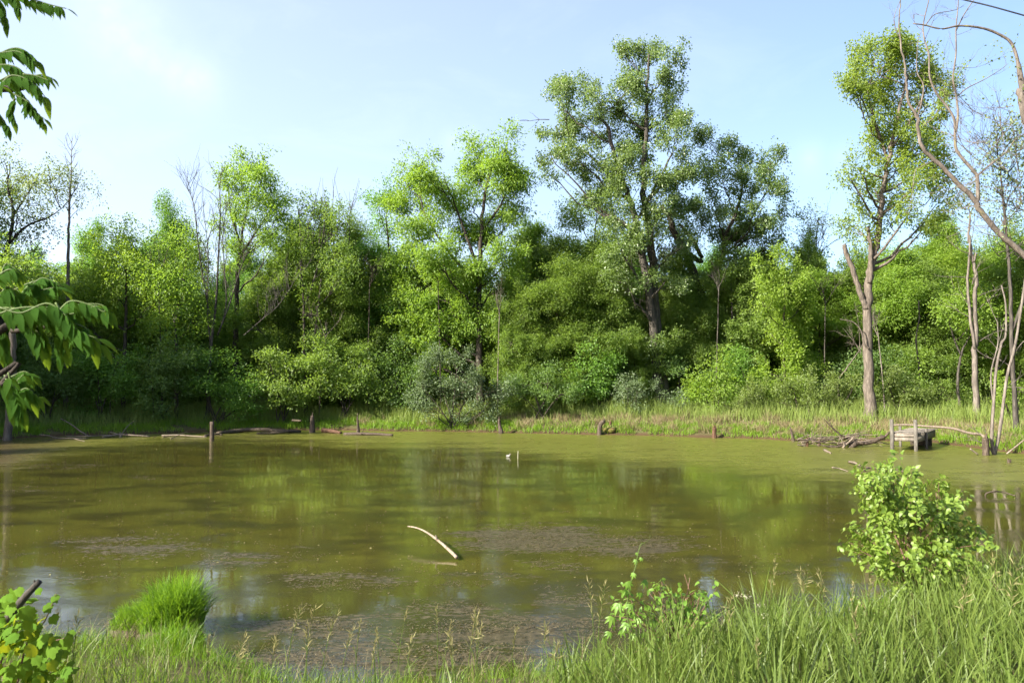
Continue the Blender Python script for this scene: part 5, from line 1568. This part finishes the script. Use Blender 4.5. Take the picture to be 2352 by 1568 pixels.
def palm_leaf(name, mat):
    """five drooping leaflets from one point"""
    mb = MB()
    for a, L in ((-1.15, .62), (-.6, .85), (0, 1.0), (.6, .85), (1.15, .62)):
        ca, sa = math.cos(a), math.sin(a)
        V = []
        for t in np.linspace(0, 1, 5):
            w = .15 * L * math.sin(math.pi * (t ** .8)) + .006
            for s in (-1, 0, 1):
                x_, y_, z_ = s * w, t * L, -.45 * t * t * L + (.25 * w if s else 0)
                V.append((x_ * ca + y_ * sa, -x_ * sa + y_ * ca, z_))
        Q = []
        for r in range(4):
            k = 3 * r
            Q += [(k, k + 1, k + 4, k + 3), (k + 1, k + 2, k + 5, k + 4)]
        mb.add(V, None, Q, .5)
    return mb.mesh(name, mat)


def orient(pos, a, n, s):
    """matrix taking a leaf mesh (tip +Y, face +Z) to the given direction"""
    y = unit(a)
    x_ = unit(np.cross(y, n))
    z_ = np.cross(x_, y)
    return Matrix(((x_[0] * s, y[0] * s, z_[0] * s, pos[0]), (x_[1] * s, y[1] * s, z_[1] * s, pos[1]), (x_[2] * s, y[2] * s, z_[2] * s, pos[2]), (0, 0, 0, 1)))


def put_leaf(name, me, parent, pos, a, n, s):
    o = bpy.data.objects.new(name, me)
    COL.objects.link(o)
    o.parent = parent
    m = orient(np.asarray(pos) - parent_loc(parent), a, n, s)
    o.matrix_basis = m
    return o


def mesh_into(mb, me, pos, a, n, s, rnd):
    """same leaf joined into a common mesh"""
    co = np.empty(len(me.vertices) * 3)
    me.vertices.foreach_get('co', co)
    m = np.array(orient(pos, a, n, s))
    v = co.reshape(-1, 3) @ m[:3, :3].T + m[:3, 3]
    q = [tuple(p.vertices) for p in me.polygons]
    mb.add(v, [k for k in q if len(k) == 3], [k for k in q if len(k) == 4], rnd)


# walnut branches hanging in at the left
YW = 2.45
WB = np.array([-2.75, 2.3, gz(-2.75, 2.3)])
wal = thing('walnut_tree', WB, 'walnut tree at the left edge whose drooping feathery leaves hang into the picture', 'tree')
gl = np.random.default_rng(95)
mb = MB()
tr_pts = np.array([WB + [0, 0, -.2], WB + [.03, 0, .8], WB + [.08, .02, 1.7], WB + [.05, .05, 2.8], WB + [.0, .1, 4.2]])
mb.tube(spline(tr_pts, 16), flare(np.linspace(.10, .06, 16), 16), 10, rough=.05)
mb.build('trunk', M['trunk'], wal)
for pts, jz in (([(-20, 770), (25, 761), (87, 754), (124, 745), (160, 722)], 1.5), ([(-20, 205), (20, 195), (45, 190), (70, 182)], 3.0), ([(-30, 880), (0, 884), (20, 870)], 1.2), ([(-60, -60), (0, -25), (60, -20)], 3.3)):
    mb = MB()
    st_ = tr_pts[0] + np.array([.06, 0, jz])
    L_ = np.vstack([[st_], px_line(pts, YW)])
    mb.tube(spline(L_, 18), np.concatenate([np.linspace(.020, .008, 7), np.linspace(.0075, .004, 11)]), 7, rough=.05)
    mb.build('branch', M['darkbark'], wal)
WL = [blade_leaf('leaflet', M['walnut'], 1, .40, bend=b_, fold=.22, rows=6, wave=w_) for b_, w_ in ((.20, .0), (.40, .01), (.10, -.012))]
fronds = [([(-10, 706), (65, 709), (118, 706), (169, 720), (211, 754), (250, 790)], 58, 10), ([(40, 664), (80, 648), (112, 644), (150, 650)], 50, 6), ([(150, 710), (185, 702), (214, 698), (253, 700), (274, 716)], 46, 6),
          ([(158, 722), (164, 750), (167, 776), (172, 808)], 40, 5), ([(-10, 880), (25, 867), (59, 853), (82, 862)], 44, 5), ([(22, 869), (45, 896), (68, 892), (92, 912)], 44, 5), ([(15, 869), (37, 912), (50, 935)], 52, 5),
          ([(-16, 640), (22, 619), (42, 626)], 40, 4), ([(-8, 748), (12, 772), (20, 812)], 46, 5), ([(60, 742), (88, 770), (104, 800)], 46, 5), ([(90, 735), (120, 720), (150, 730), (186, 760)], 44, 6), ([(-14, 690), (30, 672), (70, 690)], 50, 5),
          ([(-20, -15), (40, -8), (90, 2), (128, 12), (165, 20)], 38, 8), ([(-8, -8), (8, 22), (14, 55)], 38, 5), ([(24, -20), (36, 0), (44, 20)], 34, 4),
          ([(-10, 128), (30, 112), (60, 116), (92, 140)], 42, 6), ([(-10, 190), (45, 168), (80, 186), (112, 222)], 42, 7), ([(70, 182), (100, 172), (130, 180)], 30, 5), ([(38, 195), (60, 222), (90, 256), (106, 280)], 38, 6), ([(38, 226), (26, 250), (36, 280)], 32, 5),
          ([(-8, 256), (10, 278), (20, 296)], 34, 4), ([(-6, 150), (20, 150), (50, 160), (70, 190)], 40, 5)]
fronds += [([(q[0] + gl.uniform(-26, 12), q[1] + gl.uniform(-16, 22)) for q in f_[0]], f_[1], f_[2]) for f_ in fronds[:12] + fronds[15:19] + fronds[:12]]
leaf_no = 0
for pts, lp, npair in fronds:
    dY = gl.uniform(-.18, .18)
    sp = spline(px_line([(q[0] * .92, q[1]) for q in pts], YW + dY), 24)
    lf_ = MB()
    lf_.tube(sp, np.linspace(.0035, .0014, 24), 5)
    root_ = lf_.build('leaf', M['greenstem'], wal)
    s0 = .95 * lp * YW / F
    npair = int(npair * 1.5)
    for i in range(npair):
        t_ = .10 + .80 * i / max(1, npair - 1)
        k = min(23, int(t_ * 23))
        tg = unit(sp[min(23, k + 1)] - sp[max(0, k - 1)])
        for sgn in (-1, 1):
            sd2 = unit(np.cross(tg, [0, 0, 1])) * sgn
            a_ = unit(tg * .45 + sd2 * gl.uniform(.25, .6) + np.array([0, 0, -1.0]) * gl.uniform(.5, 1.0) + gl.normal(0, .1, 3))
            n_ = unit(np.array([0, 0, .6]) + sd2 * .7 + np.array([0, -.3, 0]) + gl.normal(0, .2, 3))
            put_leaf('leaflet', WL[gl.integers(0, 3)], root_, sp[k], a_, n_, s0 * gl.uniform(.8, 1.1) * (1 - .25 * abs(t_ - .5)))
            leaf_no += 1
    put_leaf('leaflet', WL[0], root_, sp[-1], unit(sp[-1] - sp[-3] + np.array([0, 0, -.004])), np.array([0, -.3, 1.0]), s0 * .95)

# leafy shrub on the near bank at right
YS = 8.7
sb = base_at(2115, YS)
shr = thing('leafy_shrub', sb, 'bright rounded shrub with large leaves on the near bank at right', 'bush')
gs = np.random.default_rng(97)
SL = [blade_leaf('leaf', M['hedge'], 1, .66, bend=b_, fold=.25, rows=5, wave=w_) for b_, w_ in ((.30, .0), (.5, .02), (.15, -.02))]
lobs = px_lobes(YS, [(2020, 1062, 22, 26, 0), (2030, 1110, 36, 36, 0), (2008, 1150, 30, 34, .1), (2060, 1160, 60, 50, 0), (2120, 1150, 40, 34, -.1), (2150, 1130, 46, 34, .1), (2180, 1150, 36, 36, 0), (2080, 1215, 80, 60, -.2), (2160, 1220, 70, 60, 0), (2198, 1215, 26, 44, .1),
                     (2010, 1230, 44, 40, 0), (2060, 1290, 60, 46, 0), (2140, 1290, 70, 50, -.1), (2180, 1290, 36, 40, 0), (2100, 1345, 60, 36, 0), (2160, 1345, 50, 36, -.1), (1992, 1270, 24, 24, 0), (1985, 1090, 16, 16, 0)])
mb = MB()
tips = []
for c, r in lobs:
    sp = bez(sb + np.array([gs.normal(0, .06), gs.normal(0, .06), -.05]), (sb + c) * .5 + np.array([gs.normal(0, .05), 0, .1]), c, 10)
    mb.tube(sp, np.linspace(.012, .004, 10), 5, cap=False)
    for k in range(7):
        e = c + unit(gs.standard_normal(3)) * r * gs.uniform(.6, 1.05)
        s2 = bez(sp[6], (sp[6] + e) * .5 + np.array([0, 0, .04]), e, 6)
        mb.tube(s2, np.linspace(.005, .002, 6), 4, cap=False)
        for q in (2, 3, 4, 5, 5):
            tips.append((s2[q], s2[q] - c))
mb.build('stem', M['redtwig'], shr)
LV = []
for (p_, o_) in tips:
    for k in range(7):
        a_ = unit(unit(o_) * .6 + gs.standard_normal(3) * .55 + np.array([0, 0, -.25]))
        n_ = unit(np.array([0, 0, .8]) + unit(o_) * .5 + gs.standard_normal(3) * .35)
        LV.append((p_ + gs.standard_normal(3) * .045, a_, n_, .069 * gs.uniform(.6, 1.2)))
LV.sort(key=lambda q: q[0][1] - 2.5 * q[3])
rest = MB()
for i, (p_, a_, n_, s_) in enumerate(LV):
    if i < 300:
        put_leaf('leaf', SL[i % 3], shr, p_, a_, n_, s_)
    else:
        mesh_into(rest, SL[i % 3], p_, a_, n_, s_, gs.uniform(0, 1))
rest.build('foliage', M['hedge'], shr, kind='stuff')
print('shrub leaves', len(LV))

# low sprawling brambles at the foot of the shrub
YL = 8.0
lb_ = base_at(1985, YL)
low = thing('bramble', lb_, 'low leafy bramble at the left foot of the near shrub', 'plant')
mb = MB()
rest = MB()
for k in range(16):
    e = at(gs.uniform(1925, 2070), gs.uniform(1368, 1425), YL + gs.uniform(-.3, .3))
    sp = bez(lb_, (lb_ + e) * .5 + np.array([0, 0, .12]), e, 8)
    mb.tube(sp, np.linspace(.005, .002, 8), 4, cap=False)
    for q in range(3, 8):
        for j in range(3):
            mesh_into(rest, SL[j], sp[q] + gs.normal(0, .02, 3), unit(gs.standard_normal(3) + [0, 0, .1]), unit(gs.standard_normal(3) * .4 + [0, 0, 1]), .045 * gs.uniform(.7, 1.2), gs.uniform(0, 1))
mb.build('stem', M['redtwig'], low)
rest.build('foliage', M['hedge'], low, kind='stuff')

# creeper shoot and bramble at lower centre right
YC = 6.9
cb = base_at(1462, YC)
crp = thing('creeper', cb, 'climbing creeper shoot with five-fingered leaves rising above the bramble', 'plant')
PL = palm_leaf('leaf', M['creeper'])
mb = MB()
main = spline(px_line([(1452, 1500), (1445, 1440), (1440, 1395), (1448, 1340), (1460, 1300), (1466, 1268), (1472, 1250), (1480, 1247), (1482, 1253)], YC), 30)
main[0] = cb
mb.tube(main, np.linspace(.007, .002, 30), 5)
for sgn in (-1, 1):
    mb.tube(spline([main[24], main[24] + [sgn * .05, 0, .03], main[24] + [sgn * .06, 0, .07]], 6), .0012, 4)
mb.build('stem', M['greenstem'], crp)
for (px, py, s) in ((1440, 1345, .10), (1478, 1342, .10), (1456, 1325, .07), (1462, 1295, .06), (1474, 1290, .05), (1432, 1365, .10), (1470, 1370, .08), (1420, 1395, .13), (1405, 1425, .12), (1450, 1398, .09), (1440, 1440, .11), (1470, 1430, .10), (1425, 1455, .10), (1458, 1465, .10), (1490, 1400, .08), (1463, 1278, .04),
                    (1400, 1460, .09), (1385, 1475, .08), (1480, 1462, .09), (1500, 1440, .08)):
    p_ = at(px, py - 10, YC + gs.uniform(-.12, .12))
    put_leaf('leaf', PL, crp, p_, unit(np.array([gs.uniform(-.7, .7), gs.uniform(-.8, -.1), -.7])), unit(np.array([gs.uniform(-.3, .3), -.6, .7])), s * .78)
bb = base_at(1555, 7.1)
brm = thing('bramble', bb, 'tangled bramble with reddish stems right of the creeper shoot', 'plant')
mb = MB()
BL = [blade_leaf('leaf', M['creeper'], 1, .6, bend=b_, fold=.25, rows=4) for b_ in (.2, .4)]
cnt = 0
for k in range(48):
    e = at(1400 + gs.uniform(0, 260), 1335 + abs(gs.normal(0, 70)), 7.1 + gs.uniform(-.3, .3))
    sp = bez(bb + np.array([gs.normal(0, .15), gs.normal(0, .1), 0]), (bb + e) * .5 + np.array([gs.normal(0, .08), 0, .15]), e, 9)
    mb.tube(sp, np.linspace(.006, .002, 9), 4, cap=False)
    for q in range(3, 9):
        for j in range(2):
            put_leaf('leaf', BL[cnt % 2], brm, sp[q] + gs.normal(0, .012, 3), unit(gs.standard_normal(3) + [0, 0, -.1]), unit(gs.standard_normal(3) * .4 + [0, -.3, 1]), .062 * gs.uniform(.6, 1.2))
            cnt += 1
for (x0, y0, x1, y1) in ((1560, 1420, 1585, 1325), (1590, 1400, 1572, 1318), (1540, 1430, 1490, 1360)):
    mb.tube(px_line([(x0, y0), ((x0 + x1) / 2 + 4, (y0 + y1) / 2), (x1, y1)], 7.05), [.005, .004, .002], 4)
mb.build('stem', M['redtwig'], brm)

# grape vine over a broken limb at lower left
YV = 5.0
vb = base_at(10, YV)
vin = thing('grape_vine', vb, 'grape vine with broad glowing leaves in the lower left corner', 'vine')
GL = [lobed_leaf('leaf', M['vine'], s_) for s_ in (1, 2, 3)]
mb = MB()
for pts in ([(20, 1568), (60, 1480), (100, 1430), (130, 1362)], [(10, 1540), (20, 1450), (30, 1380)], [(30, 1560), (90, 1500), (160, 1460)], [(60, 1580), (110, 1520), (150, 1500)], [(-20, 1560), (-10, 1440), (0, 1370)]):
    L_ = px_line(pts, YV)
    L_[0] = vb + gs.normal(0, .05, 3) * [1, 1, 0]
    mb.tube(spline(L_, 14), np.linspace(.007, .0025, 14), 5)
mb.build('stem', M['redtwig'], vin)
for k in range(285):
    while True:
        px, py = gs.uniform(-60, 160), gs.uniform(1350, 1600)
        if py > 1372 + max(0, px - 40) * .95 + gs.uniform(-30, 30):
            break
    dY = gs.uniform(-.45, .35)
    p_ = at(px, py, YV + dY)
    put_leaf('leaf', GL[k % 3], vin, p_, unit(np.array([gs.uniform(-.6, .9), gs.uniform(-.8, .2), gs.uniform(-.9, .1)])), unit(np.array([gs.uniform(-.8, .2), gs.uniform(-.7, .1), 1.0])), gs.uniform(.045, .10))
for (px, py, s) in ((122, 1368, .06), (105, 1388, .07), (158, 1450, .06), (118, 1414, .07), (85, 1352, .05), (20, 1362, .09), (38, 1352, .07)):
    put_leaf('leaf', GL[0], vin, at(px, py, YV), np.array([.6, -.4, -.5]), unit(np.array([-.5, -.4, .8])), s)
lying('broken_limb', 'broken bare limb slanting up through the grape vine at lower left', 'branch', [(px_line([(-60, 1500), (-10, 1448), (30, 1403), (62, 1365), (91, 1334)], 4.9), .036, .017), (px_line([(74, 1352), (80, 1340), (78, 1332)], 4.9), .010, .006)], 'trunk', 450, rough=.1)

# tall grass stalks with seed heads, each on its own
def stalk(px, py, Y, hd, label, kind, seed):
    rng = np.random.default_rng(seed)
    top = at(px, py, Y)
    fx = px + rng.uniform(-35, 15)
    b = base_at(fx, Y)
    if b[2] < 0:
        b[2] = -.05
    t = thing('grass_stalk', b, label, 'grass stalk', 'tall flowering grass stalks on the near bank')
    sp = bez(b, np.array([(b[0] * .8 + top[0] * .2), b[1], b[2] * .3 + top[2] * .7]), top, 14)
    mb = MB()
    mb.tube(sp, np.linspace(.0035, .0012, 14), 5, cap=False)
    blades(mb, np.repeat(sp[[3, 6]], 1, 0), .22, .008, .9, rng, 4, .8)
    mb.build('stem', M['grass'], t, smooth=False)
    hs = MB()
    n = 26 if kind == 'plume' else 34
    for i in range(n):
        f = i / n
        k = 13 - f * hd * 13
        k0 = max(0, min(12, int(k)))
        pos = sp[k0] + (sp[k0 + 1] - sp[k0]) * (k - k0)
        tg = unit(sp[k0 + 1] - sp[k0])
        a_ = unit(tg * (.9 if kind == 'spike' else .75) + rng.standard_normal(3) * (.30 if kind == 'spike' else .5))
        L_ = .022 if kind == 'spike' else rng.uniform(.03, .06)
        v, tt = leaf_quads(pos[None] + a_[None] * .004, a_[None], unit(rng.standard_normal((1, 3))), [L_ * 1.3], [.007], .2)
        hs.add(v, tt, None, rng.uniform(0, 1))
    hs.build('seed_head', M['seed'], t, smooth=False)
    return t


stalks = [(828, 1425, 6.0, .35, 'spike', 'stalk with a yellow spike left of the white curved branch, by the shore'), (865, 1445, 5.6, .25, 'spike', 'short stalk with a narrow head at lower left of centre'),
          (693, 1395, 6.2, .4, 'plume', 'loose green stalk right of the big grass clump'), (722, 1400, 6.0, .4, 'plume', 'second loose stalk right of the big grass clump'), (775, 1410, 5.8, .4, 'plume', 'arching stalk between the big clump and the yellow spike'),
          (1002, 1390, 6.0, .25, 'spike', 'straight stalk with a fat cream spike below the white curved branch'), (935, 1402, 6.2, .2, 'spike', 'short-headed stalk left of the fat cream spike'), (1037, 1430, 5.8, .25, 'spike', 'leaning stalk right of the fat cream spike'),
          (1092, 1400, 5.6, .4, 'plume', 'drooping oat-like stalk at lower centre'), (1105, 1440, 5.5, .3, 'plume', 'lower oat-like stalk beside the drooping one'), (1280, 1480, 5.4, .3, 'plume', 'thin stalk left of the bramble'),
          (1352, 1340, 6.0, .45, 'plume', 'feathery grey stalk just left of the creeper'), (1390, 1342, 6.1, .45, 'plume', 'feathery grey stalk touching the creeper'), (1780, 1290, 6.2, .3, 'spike', 'tallest stalk left of the cream plumes'),
          (1770, 1335, 6.4, .3, 'spike', 'stalk with a pale spike just below the tallest stalk'), (1838, 1310, 6.2, .3, 'plume', 'cream plume stalk midway between bramble and near shrub'), (1850, 1325, 6.0, .25, 'plume', 'second cream plume stalk beside the first'),
          (1882, 1315, 6.2, .35, 'plume', 'bending plume stalk left of the near shrub'), (1960, 1340, 6.0, .3, 'spike', 'brown-headed stalk at the left foot of the near shrub'), (2000, 1335, 6.1, .3, 'spike', 'brown-headed stalk in front of the near shrub foot'),
          (1680, 1375, 5.8, .4, 'plume', 'arching bare stalk below the white flower heads'), (2280, 1285, 5.6, .35, 'plume', 'green stalk right of the near shrub'), (2330, 1290, 5.2, .4, 'plume', 'bowed green stalk at the right edge'),
          (2220, 1330, 5.4, .35, 'plume', 'stalk against the right side of the near shrub'), (560, 1500, 5.6, .35, 'plume', 'pale low stalk right of the front grass clump'), (180, 1410, 5.2, .5, 'plume', 'pale feathery stalk leaning over the grape vine'),
          (1965, 1410, 4.8, .35, 'plume', 'yellowish stalk in the grass below the near shrub'), (1740, 1470, 4.6, .35, 'spike', 'yellow stalk in the grass at lower right of centre')]
ords = ['first', 'second', 'third', 'fourth', 'fifth', 'sixth', 'seventh', 'eighth', 'ninth', 'tenth', 'eleventh', 'twelfth']
gq = np.random.default_rng(99)
for k_ in range(12):
    stalks.append((480 + k_ * 78 + gq.uniform(-22, 22), gq.uniform(1415, 1500), gq.uniform(5.2, 5.9), .35, 'plume' if gq.uniform() < .6 else 'spike', ords[k_] + ' from left of the low thin stalks fringing the lower centre shore'))
for i, s_ in enumerate(stalks):
    stalk(s_[0], s_[1], s_[2], s_[3], s_[5], s_[4], 500 + i)
# white flower umbels on a leaning stalk
fb = base_at(1775, 6.6)
yar = thing('wildflower', fb, 'wild plant with flat cream flower heads left of the near shrub', 'flower')
mb = MB()
for pts in ([(1775, 1500), (1765, 1440), (1745, 1400), (1695, 1372)], [(1770, 1470), (1755, 1420), (1742, 1392)], [(1775, 1480), (1766, 1450), (1757, 1428)]):
    L_ = px_line(pts, 6.6)
    L_[0] = fb
    mb.tube(spline(L_, 10), np.linspace(.004, .0018, 10), 4)
mb.build('stem', M['greenstem'], yar)
for (px, py, w_) in ((1692, 1366, 14), (1712, 1368, 14), (1742, 1388, 14), (1755, 1412, 12), (1762, 1434, 10)):
    hs = MB()
    for k in range(26):
        c = at(px + gs.normal(0, w_ * .45), py + gs.normal(0, 3.5), 6.6 + gs.normal(0, .02))
        n_ = unit(gs.standard_normal((1, 3)) * .5 + [0, 0, 1])
        v, tt = leaf_quads(c[None], unit(gs.standard_normal((1, 3))), n_, [.010], [.008], .1)
        hs.add(v, tt)
    hs.build('flower_head', M['flower'], yar, smooth=False, kind='stuff')
print('objects', len(bpy.data.objects), 'tris', sum(len(m_.polygons) for m_ in bpy.data.meshes))
